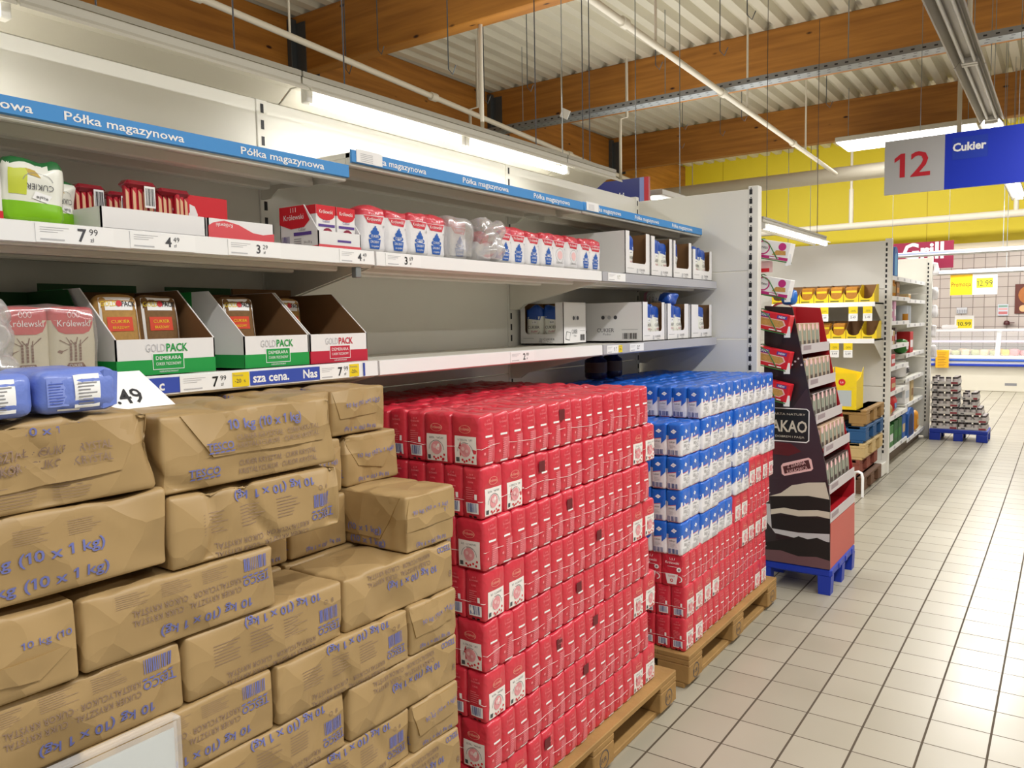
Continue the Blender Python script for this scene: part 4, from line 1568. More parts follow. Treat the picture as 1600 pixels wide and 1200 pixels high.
def cup_bag_mesh(seed, outline=False):
    s = Soft(.062, .091, .128, .011, WBAG, (4, 6, 8), bulge=.004, amp=.003, freq=20, seed=seed, crease=.002, top=.008, matfn=lambda c: REDBAG if c.z > .099 else WBAG)
    f = '+x'
    s.dquad(f, (-.026, .082), (.024, .080), (.036, .101), (-.040, .103), REDBAG, 5, 3)
    s.dtext(f, 'Królewski', -.003, .088, .010, WHITEP, w=.052, align='c', off=.002)
    for a in (-.010, -.003, .004): s.ddisc(f, a, .106, .0045, WHITEP, .0034, 8, .002, 0, 6.28, .6)
    c = GREY if outline else CUPB
    if outline:
        s.ddisc(f, 0, .048, .028, GREY, .0268, 18)
        s.ddisc(f, 0, .05, .017, PKI, 0, 12)
        s.dtext(f, 'Słodki z natury', 0, .018, .007, GREY, w=.05, align='c')
    else:
        s.dquad(f, (-.018, .009), (.018, .009), (.024, .036), (-.024, .036), c, 3, 2)
        s.ddisc(f, 0, .044, .0085, c, 0, 12, .0010, 0, 6.2832, 2.7)
        s.ddisc(f, 0, .0555, .0078, c, 0, 12, .0011, 0, 6.2832, 2.1)
        s.ddisc(f, 0, .064, .006, c, 0, 10, .0012, 0, 6.2832, 1.5)
        s.ddisc(f, 0.001, .071, .0035, c, 0, 8)
        s.dtext(f, 'CUKIER', -.001, .041, .0075, WHITEP, w=.03, align='c', off=.002)
        s.dtext(f, 'DROBNY', 0, .025, .007, WHITEP, w=.034, align='c', off=.002)
        s.dtext(f, 'do wypieków', 0, .014, .006, WHITEP, w=.028, align='c', off=.002)
    s.ddisc(f, .034, .074, .0035, LGREY, 0, 8)
    return s.mesh('sugar_bag')


CB = [cup_bag_mesh(k * 1.7 + .3) for k in range(3)]
CO = cup_bag_mesh(9, True)
GC = 'white and red bags with a blue cupcake on the second shelf'
ys = [1.660, 1.752, 1.843, 1.932, 2.042, 2.296, 2.390, 2.484, 2.578, 2.674, 2.770, 2.866, 2.962]
names = ['next to the printed tray', 'second from the printed tray', 'third from the printed tray', 'just before the hazy film', 'blurred under the hazy film', 'first after the crumpled film',
         'second after the crumpled film', 'third after the crumpled film', 'fourth after the crumpled film', 'with outline picture, left of its pair', 'with outline picture, right of its pair', 'second from the white cartons', 'touching the white cartons']
for i, y in enumerate(ys):
    me = CO if i in (9, 10) else CB[i % 3]
    o = link('sugar_bag', me, None, (-1.672 + .004 * ((i * 7) % 3 - 1), y, Z2), .03 * ((i * 5) % 3 - 1))
    tag(o, 'white sugar bag with red top, ' + names[i], 'sugar bag', GC)
s = Soft(.085, .135, .135, .02, FILMH, (5, 8, 8), bulge=.002, amp=.006, freq=18, seed=5, crease=.006)
tag(s.build('plastic_wrap', None, (-1.668, 2.045, Z2 + .0005)), 'hazy film stretched over one white and red sugar bag', 'plastic film')
s = Soft(.13, .13, .14, .03, FILMH, (16, 16, 16), bulge=.004, amp=.03, freq=20, seed=12, crease=.012, cfreq=16, taper=.12)
tag(s.build('plastic_wrap', None, (-1.66, 2.185, Z2 + .001)), 'large crumpled clear plastic wrap among the white sugar bags', 'plastic film')
m = MB()
s = Soft(.05, .07, .03, .012, REDBAG, (3, 4, 3), amp=.006, freq=20, seed=3)
tag(s.build('sugar_bag', None, (-1.67, 2.185, Z2 + .07), (.3, .5, .3)), 'torn red bag top showing through the crumpled wrap', 'sugar bag')
# the torn bag top lies on an empty folded bag
s = Soft(.06, .08, .068, .012, WBAG, (3, 4, 3), amp=.004, freq=20, seed=4)
tag(s.build('sugar_bag', None, (-1.675, 2.185, Z2 + .0005)), 'collapsed white bag inside the crumpled wrap', 'sugar bag')

# --- third bay: white cartons of powdered sugar
BTOP = mat('bag_blue_top', '1A50B0', .35, coat=.4)
PINKB = mat('bag_pink_print', 'E2A4B4', .45)


def powder_bag_mesh(seed):
    s = Soft(.06, .088, .165, .014, mat('white_glossy_bag', 'EFF0E6', .35, coat=.3), (4, 6, 9), bulge=.005, amp=.004, freq=18, seed=seed, crease=.003, top=.02,
             matfn=lambda c: BTOP if c.z > .124 else (PINKB if .008 < c.z < .03 else MATS['white_glossy_bag']))
    for f in ('+x', '-y'):
        k = 1 if f == '+x' else .68
        s.dquad(f, (-.036 * k, .112), (.034 * k, .104), (.04 * k, .126), (-.04 * k, .126), BTOP, 4, 2)
        s.dtext(f, 'CUKIER', 0, .066, .013, DGREY, w=.062 * k, align='c', off=.0018)
        s.dtext(f, 'Puder', .006, .050, .009, mat('pink_script', 'C03A6A', .5), w=.034 * k, align='c', off=.0018, slope=.1)
        s.ddisc(f, 0, .066, .034, DGREY, .0325, 16, .0014, 3.5, 5.9, k)
        s.dquad(f, (-.012 * k, .088), (.016 * k, .084), (.022 * k, .102), (-.006 * k, .106), WHITEP, 2, 2, .0016)
        s.dtext(f, 'Białe', .004, .092, .007, DGREY, w=.02 * k, align='c', off=.0022, slope=.1)
    return s.mesh('sugar_bag')


PB = [powder_bag_mesh(k * 2.1 + .2) for k in range(3)]


def window_carton(label, x0, x1, y0, y1, z0, hgt, face, win, bags, group, side_print=None, low=.35, cut=None):
    """white shelf carton; FACE '+x' or '-y' has a rounded window WIN=(u0,u1,v0) open at the top"""
    t = thing('window_carton', label, 'carton', ((x0 + x1) / 2, (y0 + y1) / 2, z0), 0, group)
    hx, hy = (x1 - x0) / 2, (y1 - y0) / 2
    th = .003
    m = MB(); m.box(-hx, hx, -hy, hy, 0, th, CARD); m.build('base', t)

    def wall(f, mm):
        W = hy if f in ('+x', '-x') else hx

        def P(u, v, d):
            if f == '+x': return V(hx - d, u, v)
            if f == '-x': return V(-hx + d, -u, v)
            if f == '-y': return V(u, -hy + d, v)
            return V(-u, hy - d, v)
        if f == face:
            u0, u1, v0 = win
            r = min(.018, (u1 - u0) * .4)
            arc = lambda cx, cy, a0, a1: [(cx + r * math.cos(a0 + (a1 - a0) * q / 4), cy + r * math.sin(a0 + (a1 - a0) * q / 4)) for q in range(5)]
            low_ = arc(u0 + r, v0 + r, math.pi, 1.5 * math.pi) + arc(u1 - r, v0 + r, 1.5 * math.pi, 2 * math.pi)
            polys = [[(-W, 0), (u0 if u0 > -W else -W + .001, 0), (u0, v0 + r), (u0, hgt), (-W, hgt)],
                     [(u1, 0), (W, 0), (W, hgt), (u1, hgt), (u1, v0 + r)],
                     [(u0, 0), (u1, 0)] + low_[::-1]]
        else:
            polys = [[(-W, 0), (W, 0), (W, hgt), (-W, hgt)]]
        for pl in polys:
            n = len(pl)
            vs = [P(u, v, 0) for u, v in pl] + [P(u, v, th) for u, v in pl]
            mm.add(vs, [tuple(range(n))], WCARD)
            mm.add(vs, [tuple(range(2 * n - 1, n - 1, -1))], CARD)
            mm.add(vs, [(i, n + i, n + (i + 1) % n, (i + 1) % n) for i in range(n)], CARD)
        return P, W
    for f in ('+x', '-y', '-x', '+y'):
        mm = MB()
        P, W = wall(f, mm)
        if f == face:
            U = V(0, 1, 0) if f == '+x' else V(1, 0, 0)
            o = P(0, .0, -.0006)
            mm.text('CUKIER', o + U * (W * .35) + V(0, 0, .016), U, UZ, .010, DGREY, w=min(.06, W * .55), align='c')
            mm.text('Puder', o + U * (W * .4) + V(0, 0, .006), U, UZ, .007, GREY, w=min(.03, W * .3), align='c')
            mm.rect(o + U * (-W * .85) + V(0, 0, .025), U, UZ, W * .5, .0016, GREY)
            q = o + U * (-W * .12) + V(0, 0, .008)
            mm.quad(q, q + U * .016 + V(0, 0, -.003), q + U * .02 + V(0, 0, .016), q + U * .004 + V(0, 0, .019), LGREY)
        elif side_print and f == side_print:
            U = V(0, 1, 0) if f == '+x' else V(1, 0, 0)
            o = P(0, 0, -.0008)
            mm.barcode(o + U * (W * .45) + V(0, 0, .012), U, UZ, W * .42, .028, BLACK, 10, 3)
            mm.text('CUKIER', o + U * (-W * .05) + V(0, 0, .045), U, UZ, .018, DGREY, w=W * .5, align='c')
            mm.text('Puder', o + U * (W * .0) + V(0, 0, .030), U, UZ, .010, GREY, w=W * .24, align='c')
            q = o + U * (-W * .85) + V(0, 0, .02)
            mm.quad(q, q + U * .036 + V(0, 0, -.006), q + U * .046 + V(0, 0, .03), q + U * .01 + V(0, 0, .036), DGREY)
            q2 = q + U * .003 + V(0, 0, .003)
            dd = V(0, -.0006, 0) if f == '-y' else V(.0006, 0, 0)
            mm.quad(q2 + dd, q2 + U * .031 + V(0, 0, -.005) + dd, q2 + U * .039 + V(0, 0, .025) + dd, q2 + U * .009 + V(0, 0, .030) + dd, WCARD)
            mm.rect(o + U * (W * .42) + V(0, 0, .056), U, UZ, W * .45, .0014, GREY)
            for k in range(3):
                mm.disc(o + U * (W * (-.12 + .18 * k)) + V(0, 0, hgt * .62), U, UZ, .0095, DGREY if k != 1 else LGREY, 0, 14)
        mm.build('front_panel' if f == face else 'side_panel', t)
    for i, (bx, by, lb, lean) in enumerate(bags):
        o = link('sugar_bag', PB[i % 3], None, (bx, by, z0 + th + .0005), (0, 0, lean))
        tag(o, lb, 'sugar bag', 'powdered sugar bags with blue tops in the white cartons')
    return t


G4 = 'white window cartons on the third bay'
# third shelf
window_carton('white window carton facing the near side, first on the third shelf, two bags showing', -2.062, -1.828, 3.0, 3.2, Z3, .185, '-y', (-.088, .075, .045),
              [(-1.995, 3.045, 'blue-topped powdered sugar bag, left one in the carton window facing us', -math.pi / 2), (-1.900, 3.045, 'blue-topped powdered sugar bag, right one in the carton window facing us', -math.pi / 2)], G4, '+x')
window_carton('white carton with three vent holes and big CUKIER print, third shelf', -2.0, -1.628, 3.38, 3.63, Z3, .185, '+x', (-.07, .09, .045),
              [(-1.675, 3.475, 'blue-topped powdered sugar bag at the window of the vent-holed carton', 0), (-1.675, 3.565, 'blue-topped powdered sugar bag deeper in the vent-holed carton', .1)], G4, '-y')
window_carton('white window carton, second from the end panel on the third shelf', -1.9, -1.628, 3.66, 3.93, Z3, .18, '+x', (-.09, .08, .045),
              [(-1.675, 3.745, 'blue-topped powdered sugar bag under the tipped-over bag', 0), (-1.675, 3.835, 'blue-topped powdered sugar bag right of the one under the tipped bag', 0)], G4)
window_carton('white window carton against the end panel on the third shelf', -1.9, -1.628, 3.965, 4.26, Z3, .178, '+x', (-.05, .11, .045),
              [(-1.675, 4.03, 'blue-topped powdered sugar bag, third from the panel, third shelf', .1), (-1.675, 4.145, 'blue-topped powdered sugar bag nearest the end panel, third shelf', 0)], G4)
o = link('sugar_bag', PB[1], None, (-1.80, 3.80, Z3 + .216), (0, math.radians(94), math.radians(-12)))
tag(o, 'powdered sugar bag tipped over on top of the window cartons', 'sugar bag', 'powdered sugar bags with blue tops in the white cartons')
# second shelf
window_carton('white window carton nearest us on the second shelf, half empty', -1.99, -1.628, 3.21, 3.46, Z2, .192, '+x', (-.085, .085, .05),
              [(-1.675, 3.285, 'blue-topped powdered sugar bag alone in the half empty carton', 0)], G4, None)
window_carton('white window carton, second on the second shelf', -1.9, -1.628, 3.475, 3.72, Z2, .188, '+x', (-.08, .09, .05),
              [(-1.675, 3.56, 'blue-topped powdered sugar bag, left one in the second upper carton', 0), (-1.675, 3.652, 'blue-topped powdered sugar bag, right one in the second upper carton', 0)], G4)
window_carton('white window carton, third on the second shelf', -1.9, -1.628, 3.735, 3.97, Z2, .186, '+x', (-.09, .08, .05),
              [(-1.675, 3.80, 'blue-topped powdered sugar bag leaning in the third upper carton', .25)], G4)
window_carton('white window carton against the end panel on the second shelf', -1.9, -1.628, 3.985, 4.262, Z2, .16, '+x', (-.1, .1, .05),
              [(-1.675, 4.06, 'blue-topped powdered sugar bag, left one beside the end panel', 0), (-1.675, 4.17, 'blue-topped powdered sugar bag next to the end panel, second shelf', .1)], G4)
# dark jars behind the mixed stack
for i, (y, lb) in enumerate(((3.42, 'dark purple jar behind the blue bags, nearer one'), (3.58, 'dark purple jar behind the blue bags, farther one'))):
    m = MB()
    m.lathe([(.05, 0), (.055, .01), (.055, .09), (.035, .105), (.035, .12)], (0, 0, 0), mat('dark_purple_jar', '1A1230', .25), 14)
    m.lathe([(.0556, .03), (.0556, .08)], (0, 0, 0), mat('jar_label', '4A2E20', .5), 14)
    tag(m.build('dark_jar', None, (-1.9, y, 1.252)), lb, 'jar', 'dark jars behind the mixed stack')
# ------------------------------------------------------------------ cocoa display, cereal rack
t = thing('display_pallet', 'small blue plastic pallet under the cocoa display', 'pallet', (-1.225, 4.77, 0))
m = MB()
m.box(-.2, .2, -.3, .3, .1, .145, BLUEPL, .008)
for i in range(4): m.box(-.205, .205, -.29 + i * .165, -.25 + i * .165, .105, .14, BLUEPL, .004)
m.build('deck', t)
for sx in (-1, 1):
    for y in (-.265, 0, .265):
        m = MB(); m.prism([(sx * .165 - .032, 0), (sx * .165 + .032, 0), (sx * .165 + .036, .105), (sx * .165 - .036, .105)], 'y', y - .034, y + .034, BLUEPL)
        m.build('leg', t)

COCOA = mat('cocoa_card', '241A20', .35, coat=.3)
COCOA2 = mat('cocoa_purple', '3A2A34', .4)
CREAM = mat('cream_print', 'CFC8B8', .55)
CHOC = mat('chocolate_print', '120A0A', .6)
CRED = mat('display_red', 'A81420', .45)
t = thing('cocoa_display', 'tall dark cardboard cocoa display with stepped shelves facing the aisle', 'display stand', (0, 4.47, .146))
pts = [(-1.40, 0), (-1.03, 0), (-1.035, .394), (-1.064, .594), (-1.146, .952), (-1.229, 1.357), (-1.247, 1.445), (-1.40, 1.456)]
for y, nm in ((0, 'near'), (.60, 'far')):
    m = MB()
    m.prism(pts, 'y', y, y + .008, COCOA if y == 0 else CRED)
    if y == 0:
        Y0 = -.0012
        A = lambda L, mm, d=0.0: m.add([V(a, Y0 - d, b) for a, b in L], [tuple(range(len(L)))], mm)
        A([(-1.395, .36), (-1.05, .50), (-1.064, .594), (-1.146, .952), (-1.165, 1.0), (-1.395, .65)], COCOA2)
        # layered cake picture
        A([(-1.37, .372), (-1.30, .40), (-1.24, .45), (-1.15, .475), (-1.06, .485), (-1.037, .392), (-1.15, .40), (-1.36, .375)], CREAM, .0006)
        A([(-1.36, .375), (-1.15, .40), (-1.036, .392), (-1.034, .318), (-1.2, .312), (-1.35, .30)], CHOC, .0006)
        A([(-1.355, .30), (-1.28, .318), (-1.2, .312), (-1.1, .326), (-1.034, .322), (-1.034, .285), (-1.1, .292), (-1.2, .278), (-1.3, .285), (-1.355, .27)], CREAM, .0009)
        A([(-1.355, .27), (-1.2, .278), (-1.034, .285), (-1.034, .20), (-1.2, .19), (-1.345, .19)], CHOC, .0006)
        A([(-1.385, .33), (-1.36, .33), (-1.35, .19), (-1.2, .185), (-1.034, .20), (-1.034, .155), (-1.2, .15), (-1.33, .165), (-1.375, .22)], LGREY, .0003)
        A([(-1.39, .10), (-1.3, .13), (-1.25, .14), (-1.2, .165), (-1.15, .155), (-1.1, .17), (-1.034, .15), (-1.03, .05), (-1.1, .06), (-1.2, .045), (-1.39, .06)], CHOC, .0009)
        A([(-1.40, .06), (-1.3, .07), (-1.2, .05), (-1.1, .062), (-1.03, .05), (-1.03, .001), (-1.40, .001)], mat('mauve_print', '6A4A50', .5), .0012)
        # name plate
        A([(-1.40, .885), (-1.162, .885), (-1.148, .873), (-1.148, .707), (-1.162, .695), (-1.40, .695)], WHITEP, .0006)
        A([(-1.40, .880), (-1.164, .880), (-1.153, .870), (-1.153, .711), (-1.164, .700), (-1.40, .700)], mat('plate_black', '14181C', .4), .0010)
        m.text('KAKAO', (-1.160, Y0 - .0016, .752), (1, 0, 0), UZ, .062, CREAM, w=.235, align='r', bold=.02)
        m.text('WARTA NATURY', (-1.170, Y0 - .0016, .845), (1, 0, 0), UZ, .012, CREAM, w=.20, align='r')
        m.text('Z DOBREM I PASJĄ', (-1.174, Y0 - .0016, .719), (1, 0, 0), UZ, .011, CREAM, w=.18, align='r')
        A([(-1.36, .690), (-1.25, .687), (-1.19, .645), (-1.26, .615), (-1.36, .62)], mat('cocoa_bean_red', '5A1A22', .45), .0006)
        D = -.085
        A([(-1.30, .64 + D), (-1.29, .655 + D), (-1.15, .70 + D), (-1.135, .69 + D), (-1.125, .64 + D), (-1.135, .628 + D), (-1.28, .585 + D), (-1.295, .595 + D)], PKI, .0012)
        A([(-1.29, .637 + D), (-1.15, .688 + D), (-1.137, .640 + D), (-1.28, .597 + D)], mat('tag_brown', '4E2428', .5), .0016)
        m.text('Z ZIARNA', (-1.214, Y0 - .0022, .646 + D), (1, 0, .32), (-.3, 0, 1), .018, PKI, w=.10, align='c')
        m.text('KAKAOWCA', (-1.208, Y0 - .0022, .618 + D), (1, 0, .32), (-.3, 0, 1), .018, PKI, w=.11, align='c')
        for i in range(12): m.disc((-1.33 + .017 * i, Y0 - .0006, 1.145 + .02 * math.sin(i * 2.1)), (1, 0, 0), UZ, .006, LGREY, 0, 8)
    m.build('side_panel', t)
m = MB(); m.box(-1.40, -1.39, .008, .60, 0, 1.456, CRED); m.build('back_panel', t)
m = MB()
hp = [(.02, 1.456), (.59, 1.456), (.59, 1.46)] + [(.305 + .285 * math.cos(a), 1.46 + .11 * math.sin(a)) for a in [math.pi * q / 12 for q in range(1, 12)]] + [(.02, 1.46)]
m.add([V(-1.385, p[0], p[1] - .09) for p in hp], [tuple(range(len(hp)))], CRED)
m.add([V(-1.395, p[0], p[1] - .09) for p in hp], [tuple(range(len(hp)))[::-1]], CRED)
el = [(.305 + .22 * math.cos(a), 1.415 + .055 * math.sin(a)) for a in [2 * math.pi * q / 24 for q in range(24)]]
m.add([V(-1.384, a, b) for a, b in el], [tuple(range(24))], CREAM)
m.text('Dr.Oetker', (-1.3834, .305, 1.397), UY, UZ, .036, BLACK, w=.33, align='c', bold=.02)
m.build('header_board', t)
BOXD = mat('cocoa_box_dark', '4A3A36', .45)
BOXP = mat('cocoa_box_beige', 'B89A7E', .5)
BOXG = mat('cocoa_box_sage', '8E9484', .5)
levels = [(1.06, -1.185, .155), (.835, -1.12, .15), (.62, -1.08, .145), (.445, -1.045, .14), (.24, -1.035, .13), (.075, -1.03, .13)]
lvn = ['topmost', 'second', 'third', 'fourth', 'fifth', 'lowest']
levels = [(1.205, -1.193, .165), (1.015, -1.153, .155), (.822, -1.112, .155), (.65, -1.066, .145), (.44, -1.036, .155), (.28, -1.032, .12)]
for li, (z, xf, bh) in enumerate(levels):
    m = MB()
    m.box(-1.39, xf - .004, .008, .60, z, z + .006, CRED)
    so = m.build('shelf', t)
    m = MB()
    m.box(xf - .006, xf, .004, .604, z - .02, z + .034, mat('display_strip', 'C6BEC0', .4))
    m.rect((xf + .0006, .03, z + .0), UY, UZ, .16, .026, mat('strip_mauve', '9A8A90', .5))
    m.build('price_strip', so)
    if li == 5: continue
    n = (5, 6, 6, 6, 6)[li]
    for i in range(n):
        w = .56 / 6.0
        b = thing('cocoa_box', 'small %s cocoa box, %s from the near side, %s shelf of the cocoa display' % ('dark' if li in (2, 4) else 'beige', ORD[i], lvn[li]), 'cocoa box', (xf - .055, 4.47 + .03 + w * (i + .5), .146 + z + .0066), (0, -.06, 0), 'cocoa boxes on the display')
        mm = MB(); mm.box(-.03, .03, -w * .46, w * .46, .0, bh * .86, BOXD if li in (2, 4) else BOXP, .002); mm.build('body', b)
        mm = MB()
        mm.rect((.0306, -w * .42, bh * .04), UY, UZ, w * .62, bh * .62, BOXG)
        mm.disc((.031, -w * .1, bh * .72), UY, UZ, w * .22, PKI, 0, 10)
        mm.rect((.031, -w * .36, bh * .1), UY, UZ, w * .4, bh * .16, BOXD)
        mm.rect((.031, w * .26, bh * .06), UY, UZ, w * .1, bh * .7, CREAM)
        mm.rect((-.025, -w * .461, bh * .55), (1, 0, 0), UZ, .05, bh * .2, PKI)
        mm.build('print', b)
m = MB(); m.box(-1.04, -1.031, .008, .60, .0, .255, mat('display_salmon', 'C05A50', .5)); m.build('front_panel', t)

# green wire rack with cereal bar cartons
GW = mat('green_wire', '3E7A3A', .4)
t = thing('wire_rack', 'green wire rack hooked on the slotted post, holding cereal bar cartons', 'rack', (0, 0, 0))
m = MB()
for x, y in ((-1.452, 4.36), (-1.452, 4.455)):
    m.tube([(x, y, 1.0), (x, y, 2.0)], .004, GW, 6)
m.tube([(-1.452, 4.36, 2.0), (-1.452, 4.455, 2.0)], .004, GW, 6)
m.tube([(-1.452, 4.36, 1.02), (-1.452, 4.455, 1.02)], .004, GW, 6)
m.build('upright_frame', t)
bz = [1.865, 1.668, 1.476, 1.278, 1.10]
for z in bz:
    m = MB()
    m.tube([(-1.452, 4.36, z + .105), (-1.40, 4.352, z + .11), (-1.34, 4.352, z + .07), (-1.30, 4.352, z - .01), (-1.30, 4.455, z - .012)], .0032, GW, 6)
    m.tube([(-1.452, 4.455, z + .105), (-1.40, 4.455, z + .11), (-1.34, 4.455, z + .07), (-1.30, 4.455, z - .01)], .0032, GW, 6)
    m.tube([(-1.452, 4.36, z + .012), (-1.25, 4.36, z - .034)], .0032, GW, 6)
    m.tube([(-1.452, 4.455, z + .012), (-1.25, 4.455, z - .034)], .0032, GW, 6)
    o = m.build('wire_basket', t)
    m = MB(); m.box(-1.262, -1.258, 4.37, 4.41, z - .05, z + .01, LGREY); m.rect((-1.262, 4.3696, z - .05), (1, 0, 0), UZ, .034, .06, WHITEP)
    m.build('price_holder', o)
MAG = mat('magenta_print', 'C0247A', .45)
GRAN = mat('granola_print', 'C8964E', .6, var=.35, vscale=120)


def bar_box(z, kind, label):
    b = thing('cereal_carton', label, 'cereal carton', (-1.345, 4.408, z), (0, math.radians(12), 0), 'cereal bar cartons on the wire rack')
    m = MB(); m.box(-.1, .1, -.042, .042, 0, .098, WCARD if kind else RED, .002); m.build('body', b)
    m = MB()
    F = -.0426
    U = (1, 0, 0)
    if kind:
        m.rect((-.1, F, 0), U, UZ, .2, .016, MAG)
        m.disc((-.045, F - .0004, .055), U, UZ, .038, MAG, .031, 20)
        m.text('Fitness', (-.045, F - .0008, .05), U, UZ, .016, BLACK, w=.052, align='c')
        m.disc((.058, F - .0004, .072), U, UZ, .021, MAG, 0, 16)
        m.add([V(.01, F - .0004, .022), V(.085, F - .0004, .03), V(.08, F - .0004, .052), V(.03, F - .0004, .05)], [(0, 1, 2, 3)], GRAN)
        m.rect((.0, F - .0008, .004), U, UZ, .05, .008, WHITEP)
    else:
        m.add([V(-.08, F, .02), V(.06, F, .02), V(.086, F, .042), V(.07, F, .066), V(-.07, F, .066), V(-.086, F, .044)], [tuple(range(6))], PKI)
        m.add([V(-.07, F - .0004, .024), V(.056, F - .0004, .024), V(.078, F - .0004, .042), V(.064, F - .0004, .062), V(-.062, F - .0004, .062), V(-.076, F - .0004, .044)], [tuple(range(6))], GRAN)
        m.rect((-.085, F, .069), U, UZ, .075, .021, PURPLE)
        m.text('CORNY', (-.048, F - .0006, .073), U, UZ, .013, WHITEP, w=.062, align='c', bold=.02)
        m.rect((.03, F, .072), U, UZ, .055, .018, PURPLE)
        m.text('NEW', (.058, F - .0006, .076), U, UZ, .010, WHITEP, w=.036, align='c', bold=.02)
        m.rect((.0, F - .0004, .004), U, UZ, .07, .006, WHITEP)
    m.build('print', b)


for z, kd, lb in ((bz[0] - .008, 1, 'white and magenta cereal bar carton at the top of the wire rack'), (bz[1] - .008, 1, 'white and magenta cereal bar carton below the small pink one'),
                  (bz[2] - .008, 0, 'red cereal bar carton above the display header'), (bz[3] - .008, 0, 'red cereal bar carton below the display header'), (bz[4] - .008, 0, 'lowest red cereal bar carton, half behind the blue bags')):
    bar_box(z, kd, lb)
m = MB(); m.box(-.05, .05, -.03, .03, 0, .06, PKI, .002); m.rect((-.05, -.0306, .036), (1, 0, 0), UZ, .045, .02, DGREY); m.rect((0, -.0306, 0), (1, 0, 0), UZ, .05, .02, RED)
tag(m.build('cereal_carton', None, (-1.40, 4.42, 1.787)), 'small pale pink carton between the two white cereal cartons', 'carton')
s = Soft(.08, .06, .09, .025, mat('blue_foil_bag', '1C6CC8', .3, coat=.5), (4, 4, 5), amp=.008, freq=18, seed=2)
tag(s.build('snack_bag', None, (-1.30, 4.60, 1.515 + .09)), 'small blue foil bag lying on top of the cocoa display', 'bag')

# ------------------------------------------------------------------ alcove with yellow boxes
YB = 8.3


def slotted(m, x, y, z0, z1, dy=-.0008):
    z = z0
    while z < z1:
        m.rect((x - .008, y + dy, z), (1, 0, 0), UZ, .016, .03, BLACK)
        z += .05


t = thing('shelving_end_panel', 'white end panel behind the shelves of yellow boxes', 'panel', (0, YB, 0))
for (z0, z1) in ((.1, .44), (.444, .85), (.854, 1.30), (1.304, 1.79), (1.794, 2.25)):
    m = MB(); m.box(-3.2, -1.45, 0, .03, z0, z1, WHITE, .002); m.build('panel', t)
m = MB(); m.box(-1.45, -1.39, -.004, .06, 0, 2.27, WHITE, .003); slotted(m, -1.437, -.004, .2, 2.23); m.build('slotted_post', t)
m = MB(); m.box(-1.52, -1.40, -.24, .0, .01, .13, WHITE, .004); m.build('base_foot', t)


def yshelf(parent, z, x0, x1, dep):
    m = MB()
    m.box(x0, x1, -dep, -.002, z - .022, z - .003, PLATE, .002)
    o = m.build('shelf', parent)
    m = MB(); m.box(x0, x1, -dep - .008, -dep, z - .042, z + .001, STRIPW); m.build('price_strip', o)
    for xx in (x1 - .004, x0):
        m = MB(); m.prism([(-.004, z - .006), (-.004, z - .2), (-.06, z - .2), (-dep, z - .045), (-dep, z - .006)], 'x', xx, xx + .004, PLATE); m.build('bracket', o)
    return o


su = yshelf(t, 1.665, -2.40, -1.455, .42)
sl = yshelf(t, 1.325, -2.40, -1.455, .42)
YS = mat('yellow_carton_print', 'EFD01A', .5, var=.06, vscale=25)
CRISP = mat('orange_pack', 'B87A1E', .5, var=.3, vscale=60)
for lvl, z, n, x0, lbl in ((0, 1.666, 7, -2.40, 'upper'), (1, 1.326, 6, -2.24, 'lower')):
    w = .134
    for i in range(n):
        xc = x0 + w * (i + .5)
        b = thing('yellow_carton', 'open yellow display carton, %s from the slotted post, %s alcove shelf' % (ORD[n - 1 - i], lbl), 'carton', (xc, YB - .3, z), 0, 'yellow display cartons on the alcove shelves')
        hw = w * .48
        m = MB()
        fr = [(-hw, 0), (hw, 0), (hw, .09)] + [(hw * .8 * math.cos(a), .065 - .035 * math.sin(a)) for a in [math.pi * q / 8 for q in range(9)]] + [(-hw, .09)]
        m.prism(fr, 'y', -.116, -.113, YS)
        m.rect((-hw * .8, -.1166, .006), (1, 0, 0), UZ, hw * 1.2, .012, mat('olive_print', '6E6A20', .5))
        m.build('front_panel', b)
        for sg in (-1, 1):
            m = MB(); m.prism([(-.115, 0), (.1, 0), (.1, .165), (.02, .165), (-.115, .09)], 'x', sg * hw - .0015, sg * hw + .0015, YS if i == n - 1 else CARD); m.build('side_panel', b)
        m = MB(); m.box(-hw, hw, .098, .1, 0, .165, CARD); m.box(-hw, hw, -.115, .1, 0, .002, CARD); m.build('back_panel', b)
        full = (lvl == 0 and i in (2, 3, 4, 5)) or (lvl == 1 and i in (1, 2, 3))
        if full:
            for k in range(4):
                m = MB(); m.box(-hw * .82, hw * .82, -.10 + .03 * k, -.08 + .03 * k, .004, .135 + .01 * (k % 2), CRISP, .006)
                m.rect((-hw * .7, -.1006 + .03 * k, .09), (1, 0, 0), UZ, hw * 1.4, .018, YS)
                tag(m.build('snack_packet', None, (xc, YB - .3, z + .001)), 'orange snack packet, %s from the front in the %s yellow carton of the %s shelf' % (ORD[k], ORD[n - 1 - i], lbl), 'packet', 'orange packets in the yellow cartons')
for z, xs, par in ((1.625, (-2.02, -1.90, -1.64, -1.515), su), (1.285, (-1.80, -1.68), sl)):
    for x in xs:
        m = MB(); m.box(x - .04, x + .04, -.432, -.4305, z - .135, z + .0, WHITEP)
        m.rect((x - .04, -.4326, z - .065), (1, 0, 0), UZ, .08, .065, YEL)
        m.text('-20%', (x, -.4332, z - .05), (1, 0, 0), UZ, .018, mat('olive_print', '6E6A20', .5), w=.05, align='c')
        m.text('5.49', (x, -.4332, z - .11), (1, 0, 0), UZ, .02, DGREY, w=.045, align='c')
        m.rect((x - .03, -.4332, z - .082), (1, 0, 0), UZ, .06, .004, LGREY)
        m.build('price_ticket', par)

